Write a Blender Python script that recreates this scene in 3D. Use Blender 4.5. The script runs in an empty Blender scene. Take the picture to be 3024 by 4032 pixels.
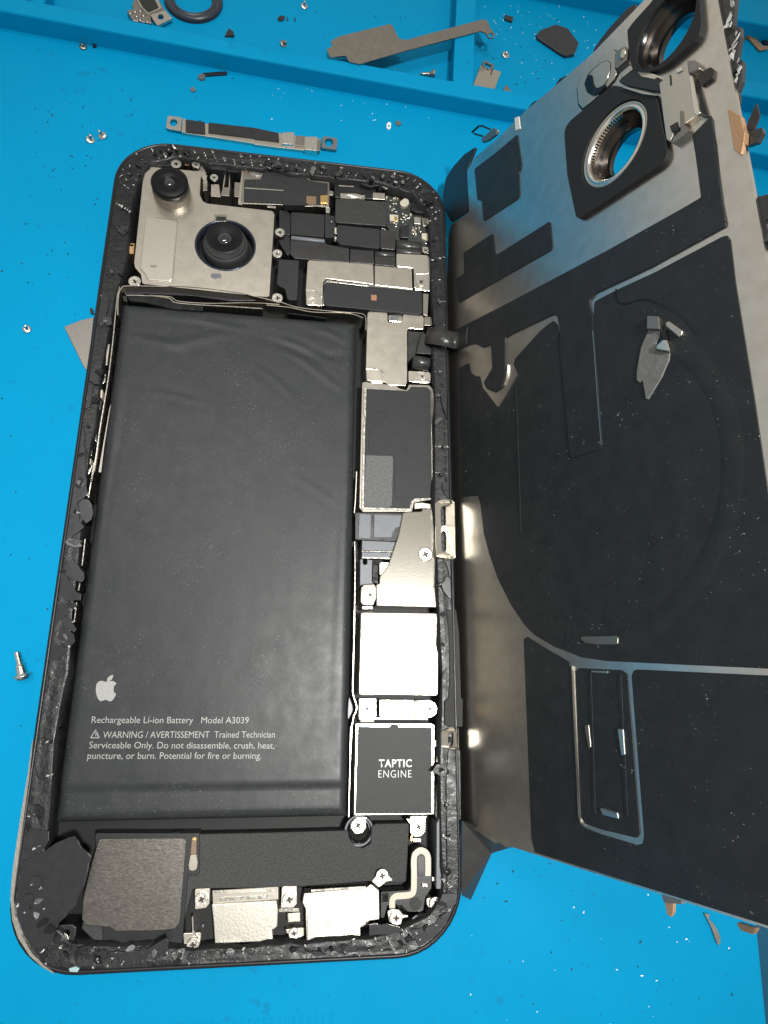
import bpy, bmesh, math, random
from mathutils import Vector, Matrix, noise
from mathutils.geometry import tessellate_polygon

random.seed(7)
MM = 0.001
scene = bpy.context.scene
COL = scene.collection

# ------------------------------------------------------------------ camera
CAM = Vector((39.109, 40.028, 118.180))                     # millimetres above the mat
RR = Vector((0.990038, 0.005351, 0.140700))
RD = Vector((0.042687, -0.963654, -0.263719))
RF = Vector((0.134175, 0.267098, -0.954283))
FPX = 2508.0
cam_data = bpy.data.cameras.new('camera')
cam = bpy.data.objects.new('camera', cam_data)
COL.objects.link(cam)
cam_data.sensor_fit = 'HORIZONTAL'
cam_data.sensor_width = 36.0
cam_data.lens = 36.0 * FPX / 3024.0
cam_data.clip_start = 0.002
cam_data.clip_end = 50.0
m = Matrix((RR, -RD, -RF)).transposed().to_4x4()
m.translation = CAM * MM
cam.matrix_world = m
scene.camera = cam

# ------------------------------------------------------------------ world and lamps
world = bpy.data.worlds.new('World')
scene.world = world
world.use_nodes = True
wn = world.node_tree
bg = wn.nodes['Background']
tc = wn.nodes.new('ShaderNodeTexCoord')
sep = wn.nodes.new('ShaderNodeSeparateXYZ')
ramp = wn.nodes.new('ShaderNodeValToRGB')
wn.links.new(tc.outputs['Generated'], sep.inputs[0])
wn.links.new(sep.outputs['Z'], ramp.inputs[0])
ramp.color_ramp.elements[0].position = 0.0
ramp.color_ramp.elements[0].color = (0.84, 0.79, 0.70, 1)
ramp.color_ramp.elements[1].position = 0.9
ramp.color_ramp.elements[1].color = (0.50, 0.49, 0.46, 1)
wn.links.new(ramp.outputs[0], bg.inputs['Color'])
bg.inputs['Strength'].default_value = 0.78


def area_lamp(name, loc, target, size, watts, color, shape='DISK', size_y=None):
    d = bpy.data.lights.new(name, 'AREA')
    d.shape = shape
    d.size = size * MM
    if size_y:
        d.size_y = size_y * MM
    d.energy = watts
    d.color = color
    o = bpy.data.objects.new(name, d)
    COL.objects.link(o)
    o.location = Vector(loc) * MM
    o.rotation_euler = (Vector(target) - Vector(loc)).to_track_quat('-Z', 'Y').to_euler()
    return o


bl = area_lamp('bench_lamp', (128, 28, 432), (40, 60, 0), 44, 0.26, (1.0, 0.985, 0.95))
bl.data.spread = math.radians(54)
area_lamp('added_soft_lamp', (-120, 420, 1100), (30, 80, 0), 300, 2.6, (1.0, 0.97, 0.92), 'RECTANGLE', 120)  # added soft overhead lamp, gives the metals broad reflections

scene.view_settings.view_transform = 'Standard'
scene.view_settings.look = 'None'
scene.view_settings.exposure = 0.0
scene.view_settings.gamma = 1.0
scene.render.engine = 'CYCLES'
scene.cycles.max_bounces = 6
scene.cycles.use_denoising = True

# ------------------------------------------------------------------ photo measuring: pixel -> point on a plane of known height


def ray(px, py):
    return RF + RR * ((px - 1512.0) / FPX) + RD * ((py - 2016.0) / FPX)


def at(px, py, z):
    d = ray(px, py)
    t = (z - CAM.z) / d.z
    p = CAM + d * t
    return (p.x, p.y)


# upright back panel: its plane
PO = Vector((68.382, 0.0, 6.0455))
PA = Vector((-0.001482, 0.999982, -0.005828)).normalized()
PB = Vector((0.351638, 0.005976, 0.936117))
PB = (PB - PA * PA.dot(PB)).normalized()
PN = PB.cross(PA)


def pan(px, py, h=0.0):
    d = ray(px, py)
    o = PO + PN * h
    t = (o - CAM).dot(PN) / d.dot(PN)
    p = CAM + d * t - o
    return (p.dot(PB), p.dot(PA))


CROPS = dict(W=(0, 0, 1.0), A=(0, 0, 1.659), B=(1000, 0, 1.659), C=(2000, 0, 1.62), D=(400, 540, 2.37), E=(1050, 600, 2.212),
             F=(1700, 600, 2.37), G=(2300, 600, 2.2914), H=(1350, 1200, 3.318), I=(1350, 1480, 3.318), J=(1350, 2000, 3.318),
             K=(1350, 2400, 3.318), L=(1350, 2780, 3.0164), M=(700, 3200, 2.37), N=(1150, 3200, 2.37), O=(0, 3200, 2.183),
             P=(250, 1100, 2.765), Q=(150, 1800, 2.765), R=(50, 2500, 2.765), S=(280, 2580, 1.843), T=(1750, 1300, 1.9518),
             U=(2200, 1100, 2.0133), V=(1750, 2400, 1.3022), X=(1750, 3200, 1.3022), Y=(500, 0, 2.074), Z=(2600, 0, 3.913),
             AA=(1850, 0, 2.552), BB=(1680, 1880, 5.267), CC=(1680, 2700, 4.424))


def px(c, p):
    x0, y0, s = CROPS[c]
    return (x0 + p[0] / s, y0 + p[1] / s)


def flat(c, pts, z):
    return [at(*px(c, p), z) for p in pts]


def flatp(c, pts, h=0.0):
    return [pan(*px(c, p), h) for p in pts]


# ------------------------------------------------------------------ materials
MATS = {}


def mat(name, color, metallic=0.0, rough=0.5, spec=0.5, bump=None, var=None, dust=None, rvar=None, coat=0.0, scratch=None, aniso=0.0):
    """bump=(noise scale per mm, depth mm), var=(scale, second colour, amount), dust=(scale, threshold, colour), rvar=(scale, lo, hi)"""
    m_ = bpy.data.materials.new(name)
    m_.use_nodes = True
    nt = m_.node_tree
    b = nt.nodes['Principled BSDF']
    b.inputs['Metallic'].default_value = metallic
    b.inputs['Roughness'].default_value = rough
    b.inputs['Specular IOR Level'].default_value = spec
    b.inputs['Coat Weight'].default_value = coat
    b.inputs['Coat Roughness'].default_value = 0.08
    b.inputs['Base Color'].default_value = (*color, 1)
    t = nt.nodes.new('ShaderNodeTexCoord')
    mp = nt.nodes.new('ShaderNodeMapping')
    mp.inputs['Scale'].default_value = (1000, 1000, 1000)
    nt.links.new(t.outputs['Object'], mp.inputs[0])
    vec = mp.outputs[0]

    def nz(scale, detail=3.0, rough_=0.6):
        n = nt.nodes.new('ShaderNodeTexNoise')
        n.inputs['Scale'].default_value = scale
        n.inputs['Detail'].default_value = detail
        n.inputs['Roughness'].default_value = rough_
        nt.links.new(vec, n.inputs['Vector'])
        return n.outputs['Fac']

    def rng(src, a, b_, lo, hi):
        r = nt.nodes.new('ShaderNodeMapRange')
        r.inputs[1].default_value, r.inputs[2].default_value = a, b_
        r.inputs[3].default_value, r.inputs[4].default_value = lo, hi
        nt.links.new(src, r.inputs[0])
        return r.outputs[0]

    def mix(fac, a, b_):
        x = nt.nodes.new('ShaderNodeMix')
        x.data_type = 'RGBA'
        nt.links.new(fac, x.inputs[0])
        for v, s in ((a, x.inputs[6]), (b_, x.inputs[7])):
            if isinstance(v, tuple):
                s.default_value = (*v, 1)
            else:
                nt.links.new(v, s)
        return x.outputs[2]

    colr = color
    if var:
        colr = mix(rng(nz(var[0], 4), 0.35, 0.65, 0.0, var[2]), colr, var[1])
    rough_src = None
    if rvar:
        rough_src = rng(nz(rvar[0], 4), 0.3, 0.7, rvar[1], rvar[2])
    if dust:
        for sc, th, dc, patch in dust:
            fine = rng(nz(sc, 2, 0.7), th, th + 0.05, 0.0, 1.0)
            if patch:
                pm = rng(nz(patch[0], 2), patch[1], patch[1] + 0.2, 0.0, 1.0)
                mu = nt.nodes.new('ShaderNodeMath')
                mu.operation = 'MULTIPLY'
                nt.links.new(fine, mu.inputs[0])
                nt.links.new(pm, mu.inputs[1])
                fine = mu.outputs[0]
            colr = mix(fine, colr, dc)
    if scratch:
        # fine directional scratches: stretched noise
        mp2 = nt.nodes.new('ShaderNodeMapping')
        mp2.inputs['Scale'].default_value = scratch[0]
        mp2.inputs['Rotation'].default_value = (0, 0, scratch[2])
        nt.links.new(vec, mp2.inputs[0])
        n = nt.nodes.new('ShaderNodeTexNoise')
        n.inputs['Scale'].default_value = 1.0
        n.inputs['Detail'].default_value = 4
        nt.links.new(mp2.outputs[0], n.inputs['Vector'])
        rough_src = rng(n.outputs['Fac'], 0.35, 0.65, rough * 0.85, min(1, rough * 1.2))
        colr = mix(rng(n.outputs['Fac'], 0.55, 0.68, 0.0, scratch[1]), colr, tuple(min(1, c * 1.8 + 0.06) for c in color))
    if not isinstance(colr, tuple):
        nt.links.new(colr, b.inputs['Base Color'])
    if rough_src is not None:
        nt.links.new(rough_src, b.inputs['Roughness'])
    if bump:
        last = None
        for sc, dep in bump:
            bn = nt.nodes.new('ShaderNodeBump')
            bn.inputs['Strength'].default_value = 1.0
            bn.inputs['Distance'].default_value = dep * MM
            nt.links.new(nz(sc, 3), bn.inputs['Height'])
            if last:
                nt.links.new(last, bn.inputs['Normal'])
            last = bn.outputs[0]
        nt.links.new(last, b.inputs['Normal'])
    MATS[name] = m_
    return m_


mat('silicone', (0.0, 0.235, 0.455), 0, 0.6, 0.06, bump=[(1.2, 0.02), (9, 0.006)], var=(0.05, (0.0, 0.222, 0.43), 0.8),
    dust=[(1.2, 0.665, (0.001, 0.13, 0.25), (0.06, 0.5)), (0.3, 0.62, (0.002, 0.195, 0.385), (0.04, 0.45)), (3.0, 0.775, (0.40, 0.58, 0.7), None)], rvar=(0.08, 0.45, 0.65))
mat('table_laminate', (0.52, 0.47, 0.40), 0, 0.45, 0.4, var=(0.05, (0.45, 0.40, 0.33), 0.7))
mat('silicone_shaded', (0.002, 0.07, 0.13), 0, 0.5, 0.25, var=(0.05, (0.002, 0.05, 0.10), 0.7))  # shaded copy of the mat silicone, shade put into the colour
mat('battery_wrap', (0.0175, 0.0205, 0.022), 0, 0.44, 0.30, bump=[(0.22, 0.03), (1.2, 0.008)], var=(0.25, (0.024, 0.026, 0.027), 0.7),
    dust=[(3.0, 0.645, (0.11, 0.115, 0.115), (0.11, 0.50)), (5.0, 0.70, (0.34, 0.34, 0.33), None)], rvar=(0.35, 0.36, 0.46))
mat('black_tape', (0.021, 0.0225, 0.0235), 0, 0.50, 0.20, bump=[(0.5, 0.03)], var=(0.6, (0.026, 0.027, 0.028), 0.8),
    dust=[(6, 0.77, (0.20, 0.20, 0.20), None)])
mat('crumpled_tape', (0.022, 0.024, 0.024), 0, 0.42, 0.45, bump=[(1.1, 0.12), (4, 0.03)])
mat('fleece_tape', (0.030, 0.031, 0.032), 0, 0.8, 0.15, bump=[(6, 0.05)], var=(5, (0.075, 0.077, 0.078), 0.8))
mat('speckled_tape', (0.05, 0.052, 0.053), 0, 0.65, 0.35, bump=[(5, 0.06)], var=(4, (0.14, 0.14, 0.14), 0.9))
mat('gloss_black', (0.006, 0.0065, 0.007), 0, 0.16, 0.5, rvar=(0.6, 0.08, 0.3))
mat('satin_black', (0.010, 0.0105, 0.012), 0, 0.34, 0.5, bump=[(3, 0.01)])
mat('cavity_black', (0.004, 0.004, 0.0045), 0, 0.55, 0.3)
mat('flex_film', (0.024, 0.024, 0.025), 0, 0.30, 0.5, rvar=(0.4, 0.22, 0.4))
mat('grey_film', (0.115, 0.125, 0.14), 0, 0.42, 0.45, var=(0.6, (0.09, 0.10, 0.115), 0.7), bump=[(3, 0.008)])
mat('steel_tan', (0.62, 0.575, 0.50), 1, 0.30, 0.5, bump=[(0.5, 0.006)], var=(0.3, (0.60, 0.55, 0.47), 0.3), rvar=(0.5, 0.27, 0.32))
mat('steel_orange_peel', (0.63, 0.595, 0.52), 1, 0.16, 0.5, bump=[(3.0, 0.008)], var=(4, (0.53, 0.50, 0.44), 0.6))
mat('steel_pebbled', (0.67, 0.635, 0.56), 1, 0.30, 0.5, bump=[(2.6, 0.016)])
mat('steel_bright', (0.76, 0.73, 0.66), 1, 0.20, 0.5, bump=[(4, 0.004)], rvar=(2, 0.12, 0.3))
mat('steel_scratched', (0.31, 0.295, 0.27), 1, 0.36, 0.5, bump=[(6, 0.005)], scratch=((5, 11, 1), 0.10, 0.7))
mat('speaker_steel', (0.165, 0.156, 0.142), 1, 0.34, 0.5, bump=[(1.5, 0.012)], var=(0.3, (0.15, 0.14, 0.127), 0.8), scratch=((2.0, 10, 1), 0.07, 0.75))
mat('steel_brown', (0.33, 0.305, 0.27), 1, 0.38, 0.5, bump=[(7, 0.004)], var=(1.2, (0.27, 0.25, 0.22), 0.7))
mat('bronze_dark', (0.075, 0.062, 0.052), 1, 0.3, 0.5)
mat('steel_screw', (0.66, 0.635, 0.57), 1, 0.27, 0.5, bump=[(5, 0.015)], rvar=(3, 0.18, 0.4))
mat('screw_recess', (0.05, 0.045, 0.04), 1, 0.5, 0.5)
mat('gold', (0.75, 0.50, 0.20), 1, 0.28, 0.5, bump=[(4, 0.02)])
mat('copper', (0.50, 0.30, 0.17), 0.6, 0.42, 0.5, bump=[(2, 0.05)])
mat('brown_flex', (0.16, 0.105, 0.06), 0, 0.4, 0.5, bump=[(3, 0.03)])
mat('orange_print', (0.33, 0.15, 0.09), 0, 0.6, 0.4, var=(4, (0.20, 0.10, 0.07), 0.8))
mat('circuit_board', (0.012, 0.014, 0.014), 0, 0.4, 0.5, var=(2.5, (0.04, 0.05, 0.045), 0.8), bump=[(4, 0.02)])
mat('ceramic_tan', (0.46, 0.42, 0.34), 0, 0.4, 0.5)
mat('solder', (0.72, 0.71, 0.68), 1, 0.22, 0.5, bump=[(3, 0.03)])
mat('anodised_frame', (0.013, 0.0135, 0.015), 0.5, 0.36, 0.5, bump=[(3, 0.006)], dust=[(2.5, 0.78, (0.14, 0.14, 0.14), None)])
mat('bare_aluminium', (0.70, 0.66, 0.59), 1, 0.38, 0.5, bump=[(2.5, 0.05)], var=(1.5, (0.5, 0.48, 0.44), 0.6))
mat('glass_residue', (0.006, 0.0063, 0.007), 0, 0.24, 0.32, bump=[(0.6, 0.12), (2.2, 0.045), (8, 0.008)],
    var=(0.8, (0.013, 0.013, 0.0145), 0.8), dust=[(2.8, 0.72, (0.30, 0.30, 0.295), (0.25, 0.54))], rvar=(0.9, 0.22, 0.55))
mat('back_glass', (0.016, 0.017, 0.020), 0, 0.26, 0.5, bump=[(0.5, 0.02)], var=(0.8, (0.024, 0.025, 0.028), 0.7), dust=[(3, 0.77, (0.25, 0.25, 0.25), None)])
mat('glass_splinter', (0.10, 0.103, 0.106), 0, 0.16, 0.6, bump=[(1.5, 0.25)], coat=0.5)
mat('glass_pale_glint', (0.42, 0.42, 0.41), 0, 0.2, 0.6, bump=[(2.0, 0.1)])  # pale cracked glass, also the painted glints of the rim crumbs
mat('panel_plate', (0.67, 0.645, 0.60), 1, 0.28, 0.5, bump=[(0.12, 0.05), (6, 0.006)], var=(0.4, (0.55, 0.515, 0.46), 0.6),
    dust=[(1.4, 0.765, (0.75, 0.72, 0.66), None)])
mat('graphite_sheet', (0.0100, 0.0120, 0.0140), 0, 0.43, 0.38, bump=[(0.25, 0.05), (5, 0.008)], var=(0.3, (0.016, 0.019, 0.021), 0.7),
    dust=[(2.2, 0.70, (0.45, 0.45, 0.45), (0.10, 0.45)), (4.0, 0.725, (0.20, 0.20, 0.20), None), (0.9, 0.66, (0.032, 0.032, 0.034), (0.07, 0.54))], rvar=(0.4, 0.36, 0.52))
mat('foam_black', (0.011, 0.011, 0.0115), 0, 0.6, 0.35, bump=[(4, 0.10)], dust=[(4, 0.74, (0.14, 0.135, 0.13), None)])
mat('blued_ring', (0.035, 0.042, 0.065), 0.6, 0.2, 0.5)
mat('lens_black', (0.002, 0.002, 0.003), 0, 0.4, 0.22)
mat('lens_glass', (0.004, 0.0045, 0.007), 0, 0.03, 0.9, coat=1.0)
mat('barrel_grey', (0.055, 0.056, 0.058), 0.4, 0.35, 0.5)
mat('torn_graphite', (0.125, 0.125, 0.12), 0, 0.55, 0.4, bump=[(2.5, 0.06)], var=(1.5, (0.17, 0.17, 0.165), 0.8))
mat('print_silver', (0.30, 0.30, 0.29), 0.2, 0.5, 0.4, var=(6, (0.22, 0.22, 0.215), 0.8))
mat('print_white', (0.62, 0.63, 0.62), 0, 0.5, 0.4)
mat('crumb_dark', (0.006, 0.03, 0.05), 0, 0.6, 0.3)
mat('crumb_white', (0.72, 0.76, 0.78), 0, 0.4, 0.5)
mat('rubber_ring', (0.016, 0.022, 0.034), 0, 0.35, 0.5)
mat('cyan_glass', (0.28, 0.42, 0.44), 0, 0.3, 0.5)

# ------------------------------------------------------------------ mesh helpers
ORIGIN = {}


def finish(name, bm, material, parent=None, smooth=False, origin=None):
    """bm in millimetres -> one mesh object"""
    if parent is not None:
        off = ORIGIN[parent.name]
    else:
        off = Vector(origin) if origin is not None else Vector((0, 0, 0))
    for v in bm.verts:
        v.co = (v.co - off) * MM
    bmesh.ops.recalc_face_normals(bm, faces=bm.faces)
    me = bpy.data.meshes.new(name)
    bm.to_mesh(me)
    bm.free()
    for k in (material if isinstance(material, (list, tuple)) else [material]):
        me.materials.append(MATS[k])
    if smooth:
        for p in me.polygons:
            p.use_smooth = True
    o = bpy.data.objects.new(name, me)
    COL.objects.link(o)
    if parent is not None:
        o.parent = parent
        ORIGIN[o.name] = off
    else:
        o.location = off * MM
        ORIGIN[o.name] = off
    return o


def tag(o, label, cat, group=None, kind=None):
    if label:
        o['label'] = label
    if cat:
        o['category'] = cat
    if group:
        o['group'] = group
    if kind:
        o['kind'] = kind
    return o


def thing(name, loc, label, cat, group=None):
    o = bpy.data.objects.new(name, None)
    o.empty_display_size = 0.005
    COL.objects.link(o)
    o.location = Vector(loc) * MM
    ORIGIN[o.name] = Vector(loc)
    return tag(o, label, cat, group)


def area2(p):
    return 0.5 * sum(p[i][0] * p[(i + 1) % len(p)][1] - p[(i + 1) % len(p)][0] * p[i][1] for i in range(len(p)))


def fillet(pts, r, seg=4):
    if r <= 0:
        return list(pts)
    out = []
    n = len(pts)
    for i in range(n):
        a, b, c = Vector(pts[i - 1]), Vector(pts[i]), Vector(pts[(i + 1) % n])
        u, w = a - b, c - b
        lu, lw = u.length, w.length
        if lu < 1e-6 or lw < 1e-6:
            continue
        u /= lu
        w /= lw
        ang = math.acos(max(-1, min(1, u.dot(w))))
        if ang > 2.75:
            out.append(tuple(b))
            continue
        d = min(r / max(math.tan(ang / 2), 0.05), lu * 0.45, lw * 0.45)
        p0, p1 = b + u * d, b + w * d
        for k in range(seg + 1):
            t = k / seg
            q = p0 * (1 - t) ** 2 + b * 2 * t * (1 - t) + p1 * t * t
            out.append((q.x, q.y))
    return out


def circle(cx, cy, r, n=28, ry=None, a0=0.0):
    ry = ry or r
    return [(cx + r * math.cos(a0 + 2 * math.pi * k / n), cy + ry * math.sin(a0 + 2 * math.pi * k / n)) for k in range(n)]


def prism_bm(pts, z0, z1, holes=(), bevel=0.0, bm=None, topz=None, mi=0):
    bm = bm or bmesh.new()
    loops = [list(pts) if area2(pts) > 0 else list(pts)[::-1]]
    for h in holes:
        loops.append(list(h) if area2(h) < 0 else list(h)[::-1])
    top, bot = [], []
    for lp in loops:
        top.append([bm.verts.new((p[0], p[1], topz(p) if topz else z1)) for p in lp])
        bot.append([bm.verts.new((p[0], p[1], (topz(p) - (z1 - z0)) if topz else z0)) for p in lp])
    ft = [v for l in top for v in l]
    fb = [v for l in bot for v in l]
    if len(loops) == 1:
        faces = [bm.faces.new(ft), bm.faces.new(fb[::-1])]
    else:
        tri = tessellate_polygon([[Vector((p[0], p[1], 0)) for p in lp] for lp in loops])
        faces = []
        for t in tri:
            for vs, rev in ((ft, False), (fb, True)):
                f = [vs[i] for i in t]
                try:
                    faces.append(bm.faces.new(f[::-1] if rev else f))
                except ValueError:
                    pass
    edges = []
    for tl, bl in zip(top, bot):
        n = len(tl)
        for i in range(n):
            j = (i + 1) % n
            faces.append(bm.faces.new((tl[i], bl[i], bl[j], tl[j])))
            e = bm.edges.get((tl[i], tl[j]))
            if e:
                edges.append(e)
    for f in faces:
        f.material_index = mi
    if bevel > 0:
        bmesh.ops.recalc_face_normals(bm, faces=bm.faces)
        try:
            bmesh.ops.bevel(bm, geom=edges, offset=bevel, segments=2, affect='EDGES', profile=0.5, clamp_overlap=True)
        except Exception:
            pass
    return bm


ZJ = [0]


def jag(pts, amp, step, seed):
    rj = random.Random(seed)
    out = []
    n_ = len(pts)
    for i in range(n_):
        a, b = Vector(pts[i]), Vector(pts[(i + 1) % n_])
        k_ = max(1, int((b - a).length / step))
        for j in range(k_):
            q = a.lerp(b, j / k_)
            if j:
                q += Vector((rj.uniform(-amp, amp), rj.uniform(-amp, amp)))
            out.append((q.x, q.y))
    return out


def slab(name, pts, z0, z1, material, parent, r=0.25, bevel=0.06, holes=(), label=None, topz=None):
    ZJ[0] += 1
    z1 += (ZJ[0] % 9) * 0.004
    bm = prism_bm(fillet(pts, r), z0, z1, holes, bevel, topz=topz)
    o = finish(name, bm, material, parent)
    if label:
        o['label'] = label
    return o


def lathe_bm(prof, cx, cy, n=32, bm=None, mi=None, cap=True):
    """prof = [(r, z)] from the outside bottom upwards to the centre"""
    bm = bm or bmesh.new()
    rings = []
    for r, z in prof:
        rings.append([bm.verts.new((cx + r * math.cos(2 * math.pi * k / n), cy + r * math.sin(2 * math.pi * k / n), z)) for k in range(n)])
    for i in range(len(rings) - 1):
        for k in range(n):
            f = bm.faces.new((rings[i][k], rings[i][(k + 1) % n], rings[i + 1][(k + 1) % n], rings[i + 1][k]))
            f.smooth = True
            if mi:
                f.material_index = mi[i]
    if cap:
        f = bm.faces.new(rings[-1])
        if mi:
            f.material_index = mi[-1]
    return bm


def wall_bm(path, z0, z1, th, bm=None):
    """thin upright strip that follows a path of (x, y)"""
    bm = bm or bmesh.new()
    L, Rr = [], []
    n = len(path)
    for i, p in enumerate(path):
        a, b = Vector(path[max(i - 1, 0)]), Vector(path[min(i + 1, n - 1)])
        d = (b - a)
        d = d.normalized() if d.length > 1e-9 else Vector((1, 0))
        q = Vector((-d.y, d.x)) * th * 0.5
        L.append((p[0] + q.x, p[1] + q.y))
        Rr.append((p[0] - q.x, p[1] - q.y))
    return prism_bm(L + Rr[::-1], z0, z1, bm=bm)


def spline(pts, n=8):
    out = []
    k = len(pts)
    for i in range(k - 1):
        p0, p1, p2, p3 = (Vector(pts[max(i - 1, 0)]), Vector(pts[i]), Vector(pts[i + 1]), Vector(pts[min(i + 2, k - 1)]))
        for s in range(n):
            t = s / n
            q = 0.5 * ((2 * p1) + (p2 - p0) * t + (2 * p0 - 5 * p1 + 4 * p2 - p3) * t * t + (3 * p1 - p0 - 3 * p2 + p3) * t ** 3)
            out.append(tuple(q))
    out.append(tuple(pts[-1]))
    return out


def ribbon_bm(centers, widths, th):
    """centers: list of (Vector point, Vector across) -> a bent strip with thickness"""
    bm = bmesh.new()
    rows = []
    n = len(centers)
    for i, (c, a) in enumerate(centers):
        t = (centers[min(i + 1, n - 1)][0] - centers[max(i - 1, 0)][0]).normalized()
        a = (a - t * a.dot(t)).normalized()
        nn = a.cross(t).normalized()
        w = widths[i] if isinstance(widths, list) else widths
        rows.append([bm.verts.new(c + a * w / 2 + nn * th / 2), bm.verts.new(c - a * w / 2 + nn * th / 2),
                     bm.verts.new(c - a * w / 2 - nn * th / 2), bm.verts.new(c + a * w / 2 - nn * th / 2)])
    for i in range(n - 1):
        for k in range(4):
            f = bm.faces.new((rows[i][k], rows[i][(k + 1) % 4], rows[i + 1][(k + 1) % 4], rows[i + 1][k]))
            f.smooth = k in (0, 2)
    bm.faces.new(rows[0])
    bm.faces.new(rows[-1][::-1])
    return bm


def shard_bm(cx, cy, z, r, th, tilt, seed, n=6, stretch=1.0, ang=0.0):
    rnd = random.Random(seed)
    pts = []
    for k in range(n):
        a = 2 * math.pi * (k + rnd.uniform(-0.3, 0.3)) / n
        rr = r * rnd.uniform(0.6, 1.15)
        x, y = rr * math.cos(a) * stretch, rr * math.sin(a)
        pts.append((x * math.cos(ang) - y * math.sin(ang), x * math.sin(ang) + y * math.cos(ang)))
    bm = prism_bm(pts, 0, th)
    tx, ty = rnd.uniform(-tilt, tilt), rnd.uniform(-tilt, tilt)
    for v in bm.verts:
        v.co.z += v.co.x * tx + v.co.y * ty
        v.co += Vector((cx, cy, z))
    return bm


SCREW_MESH = {}


def screw_mesh(kind='cross', radius=1.0, rot=0.3):
    """screw head with a real cross-shaped recess; returns mesh data for a head whose base is z=0"""
    key = (kind, round(radius, 2), round(rot, 1))
    if key in SCREW_MESH:
        return SCREW_MESH[key]
    R_ = radius
    a, b = R_ * 0.46, R_ * 0.14
    cross = []
    for k in range(4):
        t = rot + k * math.pi / 2
        ux, uy = math.cos(t), math.sin(t)
        vx, vy = -uy, ux
        cross += [(ux * b * 1.1 - vx * b, uy * b * 1.1 - vy * b), (ux * a - vx * b * 0.8, uy * a - vy * b * 0.8),
                  (ux * a + vx * b * 0.8, uy * a + vy * b * 0.8)]
    h = R_ * 0.42
    bm = prism_bm(circle(0, 0, R_, 28), 0, h, holes=[cross], bevel=R_ * 0.13)
    rec = bm.verts
    f0 = len(bm.faces)
    prism_bm(circle(0, 0, R_ * 0.55, 16), h * 0.05, h * 0.35, bm=bm, mi=1)
    for v in bm.verts:
        v.co *= MM
    bmesh.ops.recalc_face_normals(bm, faces=bm.faces)
    me = bpy.data.meshes.new('screw')
    bm.to_mesh(me)
    bm.free()
    me.materials.append(MATS['steel_screw'])
    me.materials.append(MATS['screw_recess'])
    SCREW_MESH[key] = me
    return me


def screw(parent, c, p, rpx, z, rot=0.3, name='screw', tilt=(0, 0)):
    x, y = at(*px(c, p), z)
    x2, y2 = at(*px(c, (p[0] + rpx, p[1])), z)
    r = math.hypot(x2 - x, y2 - y)
    r = round(r / 0.08) * 0.08
    me = screw_mesh('cross', r, round(rot, 1))
    o = bpy.data.objects.new(name, me)
    COL.objects.link(o)
    o.parent = parent
    o.location = (Vector((x, y, z - r * 0.42)) - ORIGIN[parent.name]) * MM
    o.rotation_euler = (tilt[0], tilt[1], 0)
    return o


def text_obj(name, body, p0, p1, capmm, material, parent, z, bold=0.0, spacing=1.0, rot_m=None, lift=0.03):
    """flat lettering from baseline start p0 to baseline end p1 (mm, in the parent's plane), fitted to that length"""
    cu = bpy.data.curves.new(name, 'FONT')
    cu.body = body
    cu.size = 1.0
    cu.offset = bold
    cu.space_character = spacing
    cu.resolution_u = 4
    tmp = bpy.data.objects.new(name + '_tmp', cu)
    COL.objects.link(tmp)
    dg = bpy.context.evaluated_depsgraph_get()
    me = bpy.data.meshes.new_from_object(tmp.evaluated_get(dg))
    bpy.data.objects.remove(tmp)
    bpy.data.curves.remove(cu)
    xs = [v.co.x for v in me.vertices]
    x0, x1 = min(xs), max(xs)
    d = Vector(p1) - Vector(p0)
    sx = d.length / (x1 - x0)
    ang = math.atan2(d.y, d.x)
    capn = 0.729
    sy = capmm / capn
    off = ORIGIN[parent.name]
    for v in me.vertices:
        x, y = (v.co.x - x0) * sx, v.co.y * sy
        X = p0[0] + x * math.cos(ang) - y * math.sin(ang)
        Y = p0[1] + x * math.sin(ang) + y * math.cos(ang)
        v.co = (Vector((X, Y, z + lift)) - off) * MM
    me.materials.append(MATS[material])
    o = bpy.data.objects.new(name, me)
    COL.objects.link(o)
    o.parent = parent
    ORIGIN[o.name] = off
    return o

# ================================================================== setting
tb = bmesh.new()
prism_bm([(-118, -200), (300, -200), (300, 345), (-118, 345)], -14, -6, bm=tb)
table = finish('table_top', tb, 'table_laminate')
table['kind'] = 'structure'

rx0, rx1 = at(2985, 3640, 0), at(3026, 4050, 0)
dx = (rx1[0] - rx0[0]) / (rx1[1] - rx0[1])
edge = lambda y: rx0[0] + dx * (y - rx0[1])
MAT_PTS = [(-112, -150), (edge(-150), -150), (edge(30), 30), (140, 52), (260, 60), (260, 330), (-112, 330)]
ORIGIN['mat'] = Vector((0, 0, 0))
mat_o = finish('work_mat', prism_bm(fillet(MAT_PTS, 6), -5.5, 0.0, bevel=0.8), 'silicone')
mat_o['kind'] = 'structure'

mb = finish('mat_base', prism_bm(fillet([(60, -170), (250, -170), (250, 50), (60, 50)], 4), -5.95, -3.2, bevel=0.5), 'silicone_shaded', mat_o)  # lower step of the mat, coloured as if in shade


def ridge(pts_px, z, lo=-0.5, bevel=0.5, r=0.6):
    pts = [at(x, y, z) for x, y in pts_px]
    o = finish('ridge', prism_bm(fillet(pts, r), lo, z, bevel=bevel), 'silicone', mat_o)
    for p in o.data.polygons:
        p.use_smooth = False
    return o


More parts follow.
